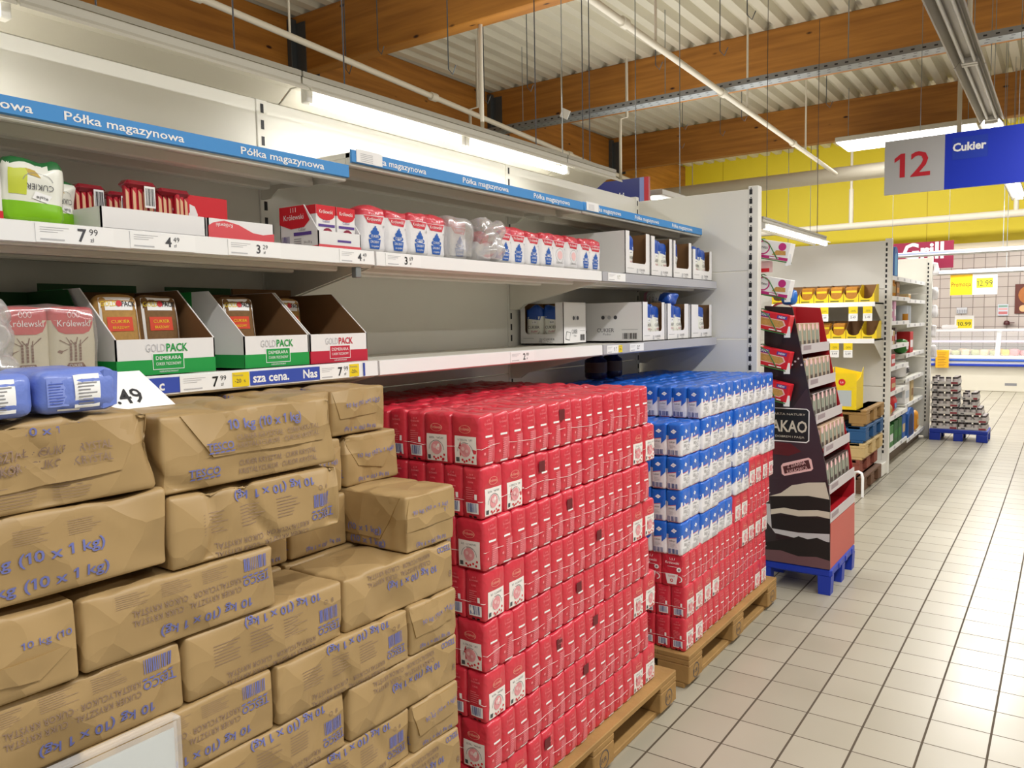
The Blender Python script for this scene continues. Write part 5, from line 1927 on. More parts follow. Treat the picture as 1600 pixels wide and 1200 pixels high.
# stacked pallets with yellow cartons
wl_ = (('worn brown wooden pallet at the bottom of the pallet pile', mat('pallet_wood_dark', '6A4A34', .8, var=.2)), ('reddish wooden pallet, second in the pallet pile', mat('pallet_wood_red', '8A4A3A', .75, var=.2)),
       ('light wooden pallet in the middle of the pallet pile', WOODL), ('blue painted pallet in the pallet pile', mat('blue_paint_wood', '1E5284', .6, var=.12)), ('brown wooden pallet on top of the pallet pile', WOOD))
for i, (lb, mm) in enumerate(wl_):
    p = pallet('wooden_pallet', lb, -2.28, 7.22 + .02 * i, mm, .8, .6 if i != 1 else .56, .1445 * i, 'stacked pallets in the alcove', False)
    p.location.x += .28
zt_ = .1445 * 5 - .0005
for i, (x, lb) in enumerate(((-1.85, 'yellow snack carton with red logo, left one on the pallet pile'), (-1.60, 'yellow snack carton with red logo, nearest the aisle on the pallet pile'))):
    b = thing('yellow_carton', lb, 'carton', (x, 7.42, zt_), 0, 'yellow cartons on the pallet pile')
    m = MB(); m.box(-.12, .12, -.14, .14, 0, .20, YS, .002)
    m.rect((-.08, -.1406, .03), (1, 0, 0), UZ, .16, .14, mat('silver_print', 'B8C0C2', .35))
    m.build('body', b)
    m = MB()
    m.prism([(-.12, .20), (.12, .20), (.12, .31), (-.12, .36)], 'y', .132, .135, YS)
    m.prism([(-.14, .20), (.14, .20), (.14, .36), (.02, .28), (-.14, .25)], 'x', .117, .12, YS)
    m.rect((-.12, -.1408, .20), (1, 0, 0), UZ, .24, .12, YS)
    m.disc((0, -.1414, .24), (1, 0, 0), UZ, .03, RED, 0, 14)
    m.text('Lis', (0, -.142, .232), (1, 0, 0), UZ, .018, WHITEP, align='c')
    m.build('raised_flaps', b)
m = MB(); m.box(-1.94, -1.72, 7.255, 7.2575, .60, .66, WHITEP); m.text('17', (-1.82, 7.254, .612), (1, 0, 0), UZ, .03, BLACK); m.rect((-1.78, 7.2542, .606), (1, 0, 0), UZ, .055, .048, YEL)
tag(m.build('price_card', None, (.05, .043, .005)), 'white and yellow price card on the edge of the pallet pile', 'price card')
# white bent tube and a wooden block by the panel foot
m = MB()
m.tube([(-1.46, 7.36, .0), (-1.46, 7.36, .17), (-1.45, 7.35, .2), (-1.42, 7.33, .21), (-1.39, 7.31, .2), (-1.38, 7.30, .17), (-1.38, 7.30, 0)], .012, WHITEP, 8)
tag(m.build('bent_tube', None, (-.005, -.19, 0)), 'white bent tube standing on the floor by the panel foot', 'tube')

# ------------------------------------------------------------------ second wall section with mixed goods, facing the aisle
t = thing('shelving_unit', 'white wall shelving with household goods beyond the yellow boxes', 'shelving', (0, 0, 0))
for (y0, y1) in ((8.36, 9.69), (9.71, 11.04)):
    m = MB(); m.box(-2.11, -2.08, y0, y1, .1, 2.25, WHITE); m.build('back_panel', t)
near = [1.93, 1.73, 1.48, 1.24, 1.02, .765, .51, .19]
far = [1.94, 1.715, 1.442, 1.106, .826, .535, .15]


def gshelf(z, y0, y1, xf):
    m = MB(); m.box(-2.08, xf - .006, y0, y1, z - .022, z - .003, PLATE, .002); o = m.build('shelf', t)
    m = MB(); m.box(xf - .006, xf, y0, y1, z - .042, z + .001, STRIPW)
    for q in range(3): m.rect((xf + .0006, y0 + .1 + .4 * q, z - .034), UY, UZ, .1, .028, LGREY)
    m.build('price_strip', o)
    for yy in (y0 + .01, y1 - .014):
        m = MB(); m.prism([(-2.075, z - .01), (-2.075, z - .18), (-2.02, z - .18), (xf - .02, z - .045), (xf - .02, z - .01)], 'y', yy, yy + .004, PLATE); m.build('bracket', o)


for z in near: gshelf(z, 8.37, 9.69, -1.435)
for z in far: gshelf(z, 9.71, 11.04, -1.46 if z > .3 else -1.435)
m = MB(); m.box(-2.0, -1.50, 8.37, 11.04, 0, .1, mat('plinth_dark', '6A5A48', .6)); m.build('plinth', t)

t = thing('shelving_end_panel', 'white end panel with slotted post beside the tray pallet', 'panel', (0, 11.06, 0))
for (z0, z1) in ((.02, .62), (.624, 1.02), (1.024, 1.42), (1.424, 1.80), (1.804, 2.24)):
    m = MB(); m.box(-2.6, -1.45, 0, .03, z0, z1, WHITE, .002); m.build('panel', t)
m = MB(); m.box(-1.45, -1.39, -.004, .06, 0, 2.255, WHITE, .003); slotted(m, -1.437, -.004, .2, 2.2); m.build('slotted_post', t)
for i, z in enumerate((2.02, 1.72, 1.5, 1.25, 1.0)):
    s = Soft(.06, .07, .16, .02, WBAG, (3, 3, 4), amp=.02, freq=14, seed=i)
    tag(s.build('hanging_pouch', None, (-1.361, 11.10, z)), 'white pouch hanging on the far side of the end panel, %s from the top' % ORD[i], 'pouch', 'white pouches hanging on the end panel')


def goods(name, label, cat, y, z, w, hgt, d, mats, kind='box', xf=-1.52, rot=0.0, group=None):
    """simple shelf goods; front towards the aisle"""
    m = MB()
    a = mats[0]
    b = mats[1] if len(mats) > 1 else WHITEP
    if kind == 'box':
        m.box(-d, 0, -w / 2, w / 2, 0, hgt, a, .004)
        m.rect((.0006, -w * .4, hgt * .25), UY, UZ, w * .8, hgt * .35, b)
        m.rect((-d, -w / 2 - .0006, hgt * .3), (1, 0, 0), UZ, d * .8, hgt * .3, b)
    elif kind == 'arch':
        pr = [(-w / 2, 0), (w / 2, 0), (w / 2, hgt * .7)] + [(w / 2 * math.cos(q), hgt * .7 + hgt * .3 * math.sin(q)) for q in [math.pi * k / 8 for k in range(1, 8)]] + [(-w / 2, hgt * .7)]
        m.prism(pr, 'x', -d, 0, a)
        m.add([V(.0006, p[0] * .7, p[1] * .75 + .01) for p in pr], [tuple(range(len(pr)))], b)
    elif kind == 'bag':
        s = Soft(d, w, hgt, min(d, w) * .35, a, (4, 5, 5), bulge=.01, amp=.01, freq=10, seed=len(label))
        s.drect('+x', -w * .3, w * .3, hgt * .3, hgt * .6, b)
        for p in range(len(s.v)): s.v[p] = (s.v[p][0] - d / 2, s.v[p][1], s.v[p][2])
        m = s
    elif kind == 'jar':
        m.lathe([(w * .42, 0), (w * .5, hgt * .06), (w * .5, hgt * .7), (w * .34, hgt * .8), (w * .34, hgt * .84), (w * .4, hgt * .84), (w * .4, hgt)], (-w / 2, 0, 0), a, 12)
        m.lathe([(w * .505, hgt * .2), (w * .505, hgt * .6)], (-w / 2, 0, 0), b, 12)
    elif kind == 'drum':
        m.lathe([(w * .5, 0), (w * .5, hgt)], (-w / 2, 0, 0), a, 16)
    o = m.build(name, None, (xf, y, z + .0012), rot)
    return tag(o, label, cat, group)


H_ = lambda n, c: mat(n, c, .5)
B1, B2, RD, OR, GN, GN2, BEI, SIL, DKB, PKK = H_('goods_blue', '1858A8'), H_('goods_light_blue', '58A8E0'), H_('goods_red', 'C42024'), H_('goods_orange', 'D08A20'), H_('goods_green', '2E7A2C'), H_('goods_deep_green', '1E5A28'), H_('goods_beige', 'CBB282'), H_('goods_silver', 'BFC6D0'), H_('goods_navy', '16244E'), H_('goods_pink', 'E0A8C8')
G5 = 'goods on the household shelving'
L_ = [
    ('paper_sack', 'tall blue sack with rounded window on the top shelf', 'sack', 8.62, near[0], .26, .30, .22, (B1, B2), 'arch'),
    ('snack_jar', 'amber jar beside the slotted post, second shelf', 'jar', 8.50, near[1], .10, .17, .10, (OR, BEI), 'jar'),
    ('snack_jar', 'amber jar, second from the slotted post', 'jar', 8.62, near[1], .10, .165, .10, (OR, BEI), 'jar'),
    ('snack_carton', 'brown carton beside the amber jars', 'carton', 8.80, near[1], .2, .15, .14, (CARD, OR), 'box'),
    ('snack_carton', 'small beige carton on the far second shelf', 'carton', 9.95, far[1], .16, .06, .12, (BEI, OR), 'box'),
    ('cream_bottle', 'white squat bottle on the third shelf', 'bottle', 8.48, near[2], .09, .16, .09, (WBAG, PKK), 'jar'),
    ('gift_bag', 'pink carton on the third shelf', 'carton', 8.62, near[2], .12, .20, .1, (PKK, WBAG), 'box'),
    ('kitchen_roll', 'silver wrapped roll beside the pink carton', 'roll', 9.86, far[2], .15, .2, .15, (SIL,), 'drum'),
    ('kitchen_roll', 'silver wrapped roll, farther one on the third shelf', 'roll', 10.06, far[2], .15, .2, .15, (SIL,), 'drum'),
    ('candle', 'orange round candle before the silver rolls', 'candle', 9.60, near[2], .07, .07, .07, (OR,), 'drum'),
    ('spice_carton', 'small white carton on the fourth shelf', 'carton', 8.47, near[3], .08, .15, .1, (WBAG, RD), 'box'),
    ('spice_carton', 'small beige carton on the fourth shelf', 'carton', 8.58, near[3], .08, .14, .1, (BEI, RD), 'box'),
    ('spice_carton', 'small dark carton on the fourth shelf', 'carton', 8.70, near[3], .09, .17, .1, (BOXD, PKK), 'box'),
    ('salad_bag', 'green and white bag over the red wedge carton', 'bag', 9.82, far[3], .18, .16, .12, (GN, WBAG), 'bag'),
    ('wedge_carton', 'tall red carton on the far fourth shelf', 'carton', 10.15, far[3], .22, .24, .14, (RD, WBAG), 'box'),
    ('red_carton', 'low red carton under the small cartons, near side', 'carton', 8.56, near[4], .26, .12, .16, (RD, WBAG), 'box'),
    ('pillow_pack', 'white pack with dark stripe lying across the shelf', 'pack', 9.9, far[4], .34, .2, .22, (WBAG, BLACK), 'bag'),
    ('red_carton', 'red carton below the white striped pack', 'carton', 8.6, near[5], .30, .13, .16, (RD, BEI), 'box'),
    ('white_carton', 'large white carton on the far sixth shelf', 'carton', 9.92, far[5], .3, .24, .14, (WCARD, SIL), 'box'),
    ('picture_pack', 'brown patterned pack beside the large white carton', 'pack', 10.28, far[5], .16, .24, .14, (BEI, CARD), 'box'),
    ('red_sack', 'red sack with blue corner slumped on the sixth shelf', 'sack', 8.75, near[6] + .002, .36, .20, .2, (RD, B2), 'bag'),
    ('biscuit_bag', 'small yellowish bag beside the red sack', 'bag', 8.47, near[6] + .002, .12, .13, .1, (BEI, OR), 'bag'),
    ('diaper_pack', 'big blue arched pack on the bottom far shelf', 'pack', 10.02, far[6], .42, .33, .2, (B1, DKB), 'arch'),
    ('blue_carton', 'blue carton behind the green cartons', 'carton', 9.54, near[7], .2, .26, .2, (B1, BEI), 'box'),
    ('green_carton', 'dark green carton at the slotted post, bottom shelf', 'carton', 8.80, near[7], .22, .22, .18, (GN, WBAG), 'box'),
    ('green_carton', 'dark green carton, second on the bottom shelf', 'carton', 9.05, near[7], .22, .24, .18, (GN2, GN), 'box'),
    ('green_carton', 'dark green carton, third on the bottom shelf', 'carton', 9.30, near[7], .22, .25, .18, (GN2, GN), 'box'),
    ('peach_bag', 'round peach-coloured pack beside the big blue pack', 'pack', 10.5, far[6], .2, .24, .14, (OR, BEI), 'bag'),
]
for (n, lb, c, y, z, w, hh, d, mm, k) in L_:
    if y < 9.69 and z > .3:      # the near bay: spread along the part past the slotted post
        y, w = 8.74 + (y - 8.47) * .82, w * .82
    goods(n, lb, c, y, z, w, hh, d, mm, k, (-1.445 if y < 9.7 else -1.475) if z > .3 else -1.445, 0, G5)
# ------------------------------------------------------------------ tray pallet of cans at the end of the aisle
t = thing('display_pallet', 'blue plastic pallet under the stacked trays of cans', 'pallet', (-1.05, 11.08, 0))
m = MB(); m.box(-.31, .31, -.22, .22, .09, .14, BLUEPL, .006); m.build('deck', t)
for x in (-.25, 0, .25):
    for y in (-.17, .17):
        m = MB(); m.box(x - (.06 if abs(x) else .05), x + (.06 if abs(x) else .05), y - .05, y + .05, 0, .09, BLUEPL, .004); m.build('leg', t)
CAN = mat('can_metal', '8E8688', .35, metal=.3)
CANT = mat('can_dark', '3A3234', .4)
CANW = mat('can_label', 'D2CCCC', .45)
CANR = mat('can_red', '9A3A44', .45)
TRAYW = mat('tray_white', 'DAD6D2', .55)


def can_mesh():
    m = MB()
    m.lathe([(.026, 0), (.029, .004), (.029, .078), (.026, .084)], (0, 0, 0), CANT, 10)
    m.lathe([(.0294, .022), (.0294, .064)], (0, 0, 0), CANW, 10)
    m.lathe([(.0265, .0842), (.0265, .0858)], (0, 0, 0), CAN, 10)
    return m.mesh('can')


CANM = can_mesh()
G6 = 'trays of cans on the blue pallet'


def can_tray(x0, x1, y0, y1, z, label):
    t = thing('can_tray', label, 'can tray', ((x0 + x1) / 2, (y0 + y1) / 2, z), 0, G6)
    hx, hy = (x1 - x0) / 2, (y1 - y0) / 2
    m = MB()
    m.box(-hx, hx, -hy, hy, 0, .003, TRAYW)
    m.box(-hx, hx, -hy, -hy + .002, 0, .034, TRAYW); m.box(-hx, hx, hy - .002, hy, 0, .034, TRAYW)
    m.box(-hx, -hx + .002, -hy, hy, 0, .034, TRAYW); m.box(hx - .002, hx, -hy, hy, 0, .034, TRAYW)
    m.rect((-hx * .8, -hy - .0006, .01), (1, 0, 0), UZ, hx * .3, .014, DGREY)
    m.rect((hx * .45, -hy - .0006, .006), (1, 0, 0), UZ, hx * .5, .022, CANR)
    m.build('tray', t)
    n = int((hx * 2 - .01) / .0595)
    k = int((hy * 2 - .01) / .0595)
    for i in range(n):
        x = -hx + hx * 2 * (i + .5) / n
        link('can', CANM, t, (x, -hy + .034, .0035))
    for j in range(1, k):
        link('can', CANM, t, (hx - .034, -hy + .034 + .0595 * j, .0035))
        if j == k - 1: link('can', CANM, t, (-hx + .034, -hy + .034 + .0595 * j, .0035))


for i in range(6):
    can_tray(-1.355, -1.06, 10.88, 11.26, .1405 + .0915 * i, 'shrink-wrapped tray of cans, %s from the bottom of the tall left column' % ORD[i])
for i in range(5):
    can_tray(-1.055 + (.03 if i > 2 else 0), -.755 - (.10 if i > 2 else (.05 if i == 2 else 0)), 10.88, 11.26, .1405 + .0915 * i, 'shrink-wrapped tray of cans, %s from the bottom of the stepped right column' % ORD[i])
can_tray(-1.355, -1.06, 10.88, 11.26, .1405 + .0915 * 6, 'topmost shrink-wrapped tray of cans on the tall left column')

# ------------------------------------------------------------------ serving counter along the far wall
YC = 18.2
CNT = mat('counter_white', 'E4DECE', .45)
t = thing('serving_counter', 'long white refrigerated counter with blue bumper in front of the tiled wall', 'counter', (0, YC, 0))
m = MB(); m.box(-4.6, 4.2, .04, 1.1, .0, .50, CNT, .01)
for x in (-.98, -.55, .3, 1.2):
    m.rect((x, .038, .12), (1, 0, 0), UZ, .34 if x > -.9 else .2, .05, GREY)
m.box(-4.6, 4.2, .08, 1.1, -.0, .015, BLACK)
m.build('base', t)
m = MB(); m.box(-4.6, 4.2, -.05, .05, .50, .545, BLUEPL, .006); m.box(-4.6, 4.2, -.02, .06, .545, .60, WHITEP, .004); m.box(-4.6, 4.2, -.055, .05, .60, .635, mat('bumper_blue', '2A58B8', .4), .006); m.build('bumper', t)
m = MB(); m.box(-4.6, 4.2, 0, 1.1, .635, .70, CNT, .01); m.build('display_deck', t)
m = MB(); m.box(-4.6, 4.2, .42, .46, 1.18, 1.23, WHITEP, .01); m.box(-4.6, 4.2, .46, 1.1, 1.20, 1.22, WHITEP); m.build('top_rail', t)
m = MB(); m.box(-4.6, 4.2, .3, .55, .96, 1.0, mat('lilac_rail', 'C8C2E2', .3), .006); m.build('inner_rail', t)
for x in (-3.6, -2.35, -1.12, .1, 1.3, 2.5):
    m = MB(); m.prism([(0, .70), (.03, .70), (.44, 1.18), (.41, 1.18)], 'x', x - .04, x + .04, WHITEP); m.build('glass_post', t)
GLASS = mat('counter_glass', 'FFFFFF', .03)
GLASS.node_tree.nodes['Principled BSDF'].inputs['Alpha'].default_value = .10
m = MB(); m.prism([(0, .70), (.006, .70), (.416, 1.18), (.41, 1.18)], 'x', -4.55, 4.15, GLASS); m.build('front_glass', t)
m = MB(); m.rect((-4.5, .9, .96), (1, 0, 0), UZ, 8.6, .025, mat('counter_tube', 'FFFFFF', .4, emit=3.0)); m.build('display_tube', t)
MEAT = [mat('meat_pale', 'D8B890', .5, var=.25, vscale=30), mat('meat_pink', 'E0787C', .45, var=.2, vscale=20), mat('cheese_yellow', 'E8B81C', .5), mat('salad_green', '9AA06A', .5, var=.3, vscale=30), mat('meat_red', 'C83A44', .45)]
rr = random.Random(3)
for i in range(40):
    x = -2.2 + i * .085
    k = 0 if x < -1.15 else (2 if x < -.95 else rr.choice((1, 1, 4, 1)))
    if x > .6: k = rr.choice((0, 1, 4, 3))
    row = i % 2
    s = Soft(.15, .22, .09 + .04 * rr.random(), .04, MEAT[k] if not (k == 0 and row == 0 and i % 4 == 0) else MEAT[3], (4, 4, 3), amp=.012, freq=14, seed=i)
    tag(s.build('deli_piece', None, (x, YC + .32 + .2 * row, .7012 if not row else .7012), rr.uniform(-.2, .2)),
        '%s piece in the counter display, number %s along from the end panel side' % (('pale meat', 'pink meat', 'yellow cheese', 'green salad', 'red meat')[k], 'one two three four five six seven eight nine ten eleven twelve thirteen fourteen fifteen sixteen seventeen eighteen nineteen twenty twenty-one twenty-two twenty-three twenty-four twenty-five twenty-six twenty-seven twenty-eight twenty-nine thirty thirty-one thirty-two thirty-three thirty-four thirty-five thirty-six thirty-seven thirty-eight thirty-nine forty'.split()[i]), 'deli food', 'food pieces in the serving counter')
s = Soft(.3, .18, .09, .03, WBAG, (4, 4, 3), amp=.02, freq=14, seed=3)
tag(s.build('folded_towel', None, (-2.0, YC + .52, 1.2202 + .012)), 'white and green folded towel on the counter top', 'towel')
s = Soft(.12, .1, .07, .03, mat('mint_cloth', '8CCFB4', .6), (4, 4, 3), amp=.02, freq=14, seed=5)
tag(s.build('cloth', None, (-1.76, YC + .52, 1.2325)), 'mint cloth beside the white towel on the counter top', 'cloth')


def sign(name, label, x0, x1, y, z0, z1, m0, cat='sign', th=.02, d=None):
    t = thing(name, label, cat, ((x0 + x1) / 2, y, (z0 + z1) / 2))
    m = MB(); m.box(-(x1 - x0) / 2, (x1 - x0) / 2, 0, th, -(z1 - z0) / 2, (z1 - z0) / 2, m0, .003); m.build('board', t)
    return t


UX = (1, 0, 0)
YEO = mat('promo_yellow', 'F6C410', .45)
t = sign('hanging_sign', 'yellow and white promotion sign reading 12,99 over the counter', -1.945, -1.14, 18.0, 1.915, 2.335, WHITEP)
m = MB(); m.rect((-.40, -.001, -.209), UX, UZ, .385, .418, YEO)
m.text('Promocja', (-.21, -.002, -.04), UX, UZ, .085, mat('promo_brown', '5A3408', .5), w=.34, align='c', bold=.01)
m.rect((.05, -.0012, -.08), UX, UZ, .28, .19, mat('promo_bright', 'F4E020', .45))
m.text('12.99', (.19, -.0022, -.045), UX, UZ, .11, mat('promo_grey', '4A4A24', .5), w=.27, align='c', bold=.01)
m.build('print', t)
for x in (-.35, .35):
    m = MB(); m.tube([(x, .01, .21), (x, .01, .215)], .004, GALV, 5); m.build('hanger', t)
t = sign('price_sign', 'small white and yellow 10,99 sign standing on the counter rail', -1.915, -1.568, 18.645, 1.232, 1.51, WHITEP)
m = MB(); m.rect((-.14, -.001, -.12), UX, UZ, .28, .18, mat('promo_bright', 'F4E020', .45)); m.text('10.99', (0, -.002, -.07), UX, UZ, .075, MATS['promo_grey'], w=.24, align='c', bold=.01); m.build('print', t)
t = sign('notice_board', 'yellow notice with lines of text fixed on the counter front', -2.185, -1.945, 18.10, .46, .82, mat('notice_orange', 'E8A818', .5))
m = MB()
for i in range(9): m.rect((-.08, -.001, .12 - i * .033), UX, UZ, .16 - .02 * (i % 3), .007, mat('promo_brown', '7A4A10', .5))
m.build('print', t)
t = sign('hanging_sign', 'dark red sign reading Grill on the far left wall part', -3.02, -1.845, 17.5, 2.44, 2.965, mat('grill_red', '7E0F34', .5))
m = MB(); m.text('Grill', (-.30, -.002, -.06), UX, UZ, .30, LGREY, w=.72, bold=.03); m.build('lettering', t)
for x in (-.5, .5):
    m = MB(); m.tube([(x, .01, .26), (x, .01, 2.75)], .004, GALV, 5); m.build('hanger', t)
t = sign('food_poster', 'dark food poster on the tiled wall', -.92, -.3, YW - .03, 1.53, 2.14, mat('poster_brown', '5A2418', .5))
m = MB(); m.disc((-.05, -.001, .08), UX, UZ, .2, mat('poster_orange', 'A86428', .5, var=.4, vscale=9)); m.disc((-.16, -.0012, -.2), UX, UZ, .07, mat('poster_cream', 'D0A878', .5)); m.build('print', t)
t = sign('wall_picture', 'small framed striped sheet on the tiled wall', -1.22, -1.03, YW - .03, 1.49, 1.73, SIL)
m = MB(); m.rect((-.08, -.001, -.09), UX, UZ, .16, .06, mat('soft_red', 'B86A6A', .5)); m.rect((-.08, -.001, .0), UX, UZ, .16, .04, mat('soft_pink', 'D09A9A', .5)); m.rect((-.08, -.001, .06), UX, UZ, .16, .04, mat('soft_green', '7A9A8A', .5)); m.build('print', t)
t = sign('wall_picture', 'pale grey tray sheet low on the tiled wall', -1.98, -1.78, YW - .03, 1.55, 1.68, LGREY)
m = MB()
for i in range(6): m.rect((-.09 + .032 * i, -.001, -.05), UX, UZ, .02, .07, GREY)
m.build('print', t)
m = MB(); m.lathe([(.05, 0), (.06, .02), (.05, .07), (.02, .09)], (0, 0, 0), mat('hook_dark', '4A1C20', .4), 10); m.box(.03, .14, -.012, .012, .03, .05, MATS['hook_dark'])
tag(m.build('wall_hook', None, (-1.05, YW - .061, 1.30)), 'dark round hook on the tiled wall', 'hook')

# canopy lamp rails over the counter
for nm, lb, y, z, x0, x1, lit in (('canopy_lamp', 'long white lamp rail hanging above the promotion sign', 18.02, 2.34, -2.9, 3.2, 0), ('canopy_lamp', 'upper white lamp rail hanging before the tiled wall', 16.9, 2.66, -3.3, 3.2, 1)):
    t = thing(nm, lb, 'lamp', (0, y, z))
    m = MB(); m.box(x0, x1, -.08, .08, 0, .07, mat('rail_white', 'DCDCE4', .4), .006); m.box(x0, x1, -.083, -.08, .03, .05, mat('rail_blue', '9AA8CC', .4)); m.build('housing', t)
    m = MB(); m.box(x0 + .02, x0 + .55 if lit else x1 - .02, -.03, .03, -.02, .0, TUBE_ON if lit else TUBE_OFF); m.build('lamp_tube', t)
    if lit: m = MB(); m.box(x0 + .57, x1 - .02, -.03, .03, -.02, .0, TUBE_OFF); m.build('lamp_tube', t)
    for x in (-1.0, 1.0, 2.8):
        m = MB(); m.tube([(x, 0, .07), (x, 0, ZD - z)], .006, GALV, 5); m.build('hanger', t)
# ------------------------------------------------------------------ lamps above the shelving
def trough(label, y0, y1, lit, tubes=1, x=-1.9, z=2.185):
    t = thing('shelf_lamp', label, 'lamp', (x, y0, z), 0, 'lamp trough above the sugar shelving')
    L = y1 - y0
    m = MB()
    pr = [(-.02, .062), (-.02, .085), (.035, .085), (.035, .062), (.07, .042), (.072, .034), (.068, .034), (.066, .038), (.030, .056), (-.015, .056), (-.07, .02), (-.075, .02)]
    m.prism(pr, 'y', .001, L - .001, REFL)
    m.box(-.022, .038, .001, L - .001, .082, .098, mat('lamp_channel', '9A9484', .45))
    m.build('reflector', t)
    if tubes:
        st = L / tubes
        for i in range(tubes):
            m = MB(); m.tube([(.035, i * st + .03, .022), (.035, (i + 1) * st - .03, .022)], .015, TUBE_ON if lit else TUBE_OFF, 10); m.build('lamp_tube', t)
            for yy in (i * st + .015, (i + 1) * st - .015):
                m = MB(); m.box(.02, .05, yy - .012, yy + .012, .008, .056, mat('lamp_holder', 'D8D6D0', .4), .003); m.build('lamp_holder', t)
    for yy in (.2, L - .2):
        m = MB(); m.tube([(0, yy, .098), (0, yy, 2.0)], .0025, DGREY, 5); m.build('hanger', t)
    return t


trough('lit shelf lamp at the near end of the trough', -.75, .815, True)
trough('shelf lamp reflector without a lit tube, second from the near end', .82, 1.60, False, 0)
trough('lit shelf lamp with two glowing tubes above the second bay', 1.605, 3.11, True, 2)
trough('empty shelf lamp reflector above the third bay', 3.115, 3.58, False, 0)
trough('lit shelf lamp beyond the end panel, over the yellow boxes', 5.9, 7.78, True, 1)


def ceiling_lamp(label, x, y0, y1, z, lit, w=.235):
    t = thing('ceiling_lamp', label, 'lamp', (x, y0, z), 0, 'lamp row above the aisle')
    L = y1 - y0
    m = MB()
    h = w / 2
    m.prism([(-h, 0), (-h * .9, .0), (-h * .55, .055), (h * .55, .055), (h * .9, 0), (h, 0), (h * .62, .075), (-h * .62, .075)], 'y', .004, L - .004, mat('aisle_reflector', '9A958A', .35, metal=.2))
    m.box(-.03, .03, .004, L - .004, .075, .12, mat('lamp_channel', '9A9484', .45))
    m.build('reflector', t)
    for sx in (-.04, .04):
        m = MB(); m.tube([(sx, .04, .025), (sx, L - .04, .025)], .014, TUBE_ON if lit else TUBE_OFF, 10); m.build('lamp_tube', t)
    for yy in (.03, L - .03):
        m = MB(); m.box(-.06, .06, yy - .02, yy + .02, .006, .056, mat('lamp_holder', 'D8D6D0', .4), .003); m.build('lamp_holder', t)
    for yy in (.3, L - .3):
        m = MB(); m.tube([(0, yy, .12), (0, yy, ZD - z)], .004, GALV, 5); m.build('hanger', t)


ceiling_lamp('unlit grey lamp overhead nearest us in the aisle row', -.735, 5.3, 7.74, 3.6, False)
ceiling_lamp('unlit grey lamp with two tubes ending above the aisle sign', -.735, 7.75, 10.1, 3.6, False)
for i in range(3):
    ceiling_lamp('lit lamp behind the aisle sign, %s in the row' % ORD[i], -.75 - .02 * i, 10.2 + 2.4 * i, 12.55 + 2.4 * i, 3.6, True)
for x, nm in ((1.6, 'right'),):
    for i in range(2):
        ceiling_lamp('lit lamp in the neighbouring aisle row, %s from us' % ORD[i], x, 8.0 + 2.5 * i, 10.4 + 2.5 * i, 3.6, True)
t = thing('ceiling_lamp', 'wide bright lamp panel lying across under the timber beam', 'lamp', (-2.3, 15.05, 4.5))
m = MB(); m.box(-1.05, 1.05, -.6, .35, .0, .08, REFL, .01); m.build('housing', t)
m = MB(); m.box(-1.03, 1.03, -.58, .33, -.012, 0, mat('lamp_panel_glow', 'FFFFFF', .4, emit=3.5)); m.build('diffuser', t)
for x in (-.9, .9):
    m = MB(); m.tube([(x, -.3, .08), (x, -.3, ZD - 4.5)], .006, GALV, 5); m.build('hanger', t)
t = thing('ceiling_lamp', 'small bright lamp end glowing past the blue sign behind the shelving', 'lamp', (-2.9, 6.2, 2.555))
m = MB(); m.box(-.1, .1, 0, 1.2, .02, .07, REFL, .004); m.build('reflector', t)
m = MB(); m.tube([(0, .02, .005), (0, 1.18, .005)], .016, TUBE_ON, 8); m.build('lamp_tube', t)
m = MB(); m.tube([(0, .6, .07), (0, .6, ZD - 2.555)], .004, GALV, 5); m.build('hanger', t)

# ------------------------------------------------------------------ signs over the aisles
SB = mat('sign_blue', '0A2FC0', .35)
t = thing('aisle_sign', 'hanging aisle sign, grey with red 12 and blue with Cukier', 'sign', (-1.24, 7.0, 2.5))
m = MB(); m.box(0, .425, 0, .03, 0, .42, mat('sign_grey', 'B9B9BC', .4)); m.build('number_panel', t)
m = MB(); m.box(.425, 1.9, 0, .03, 0, .42, SB); m.rect((.475, -.0008, .215), UX, UZ, .235, .165, mat('sign_blue_patch', '1238B4', .4)); m.build('name_panel', t)
m = MB()
m.text('12', (.072, -.002, .125), UX, UZ, .185, mat('sign_red', 'C4142A', .45), w=.255, bold=.012)
m.build('lettering', t)
m = MB()
m.text('Cukier', (.478, -.002, .278), UX, UZ, .058, WHITEP, w=.222, bold=.035)
m.build('lettering', t)
for x in (.25, .9, 1.7):
    m = MB(); m.tube([(x, .015, .42), (x, .015, ZD - 2.5)], .0025, GALV, 5); m.build('hanger', t)
t = thing('aisle_sign', 'dark blue aisle sign with red end behind the sugar shelving', 'sign', (-3.75, 6.0, 2.42))
m = MB(); m.box(0, .88, 0, .03, 0, .28, mat('sign_navy', '0E1C78', .3)); m.build('board', t)
m = MB(); m.box(.88, .92, 0, .03, 0, .28, RED); m.box(.84, .88, -.001, .03, 0, .28, mat('sign_pale_end', '8A9AD8', .3)); m.build('red_end', t)
m = MB(); m.text('sieki', (.70, -.002, .125), UX, UZ, .05, WHITEP, align='r', bold=.02); m.build('lettering', t)
for x in (.1, .8):
    m = MB(); m.tube([(x, .015, .28), (x, .015, ZD - 2.42)], .004, GALV, 5); m.build('hanger', t)

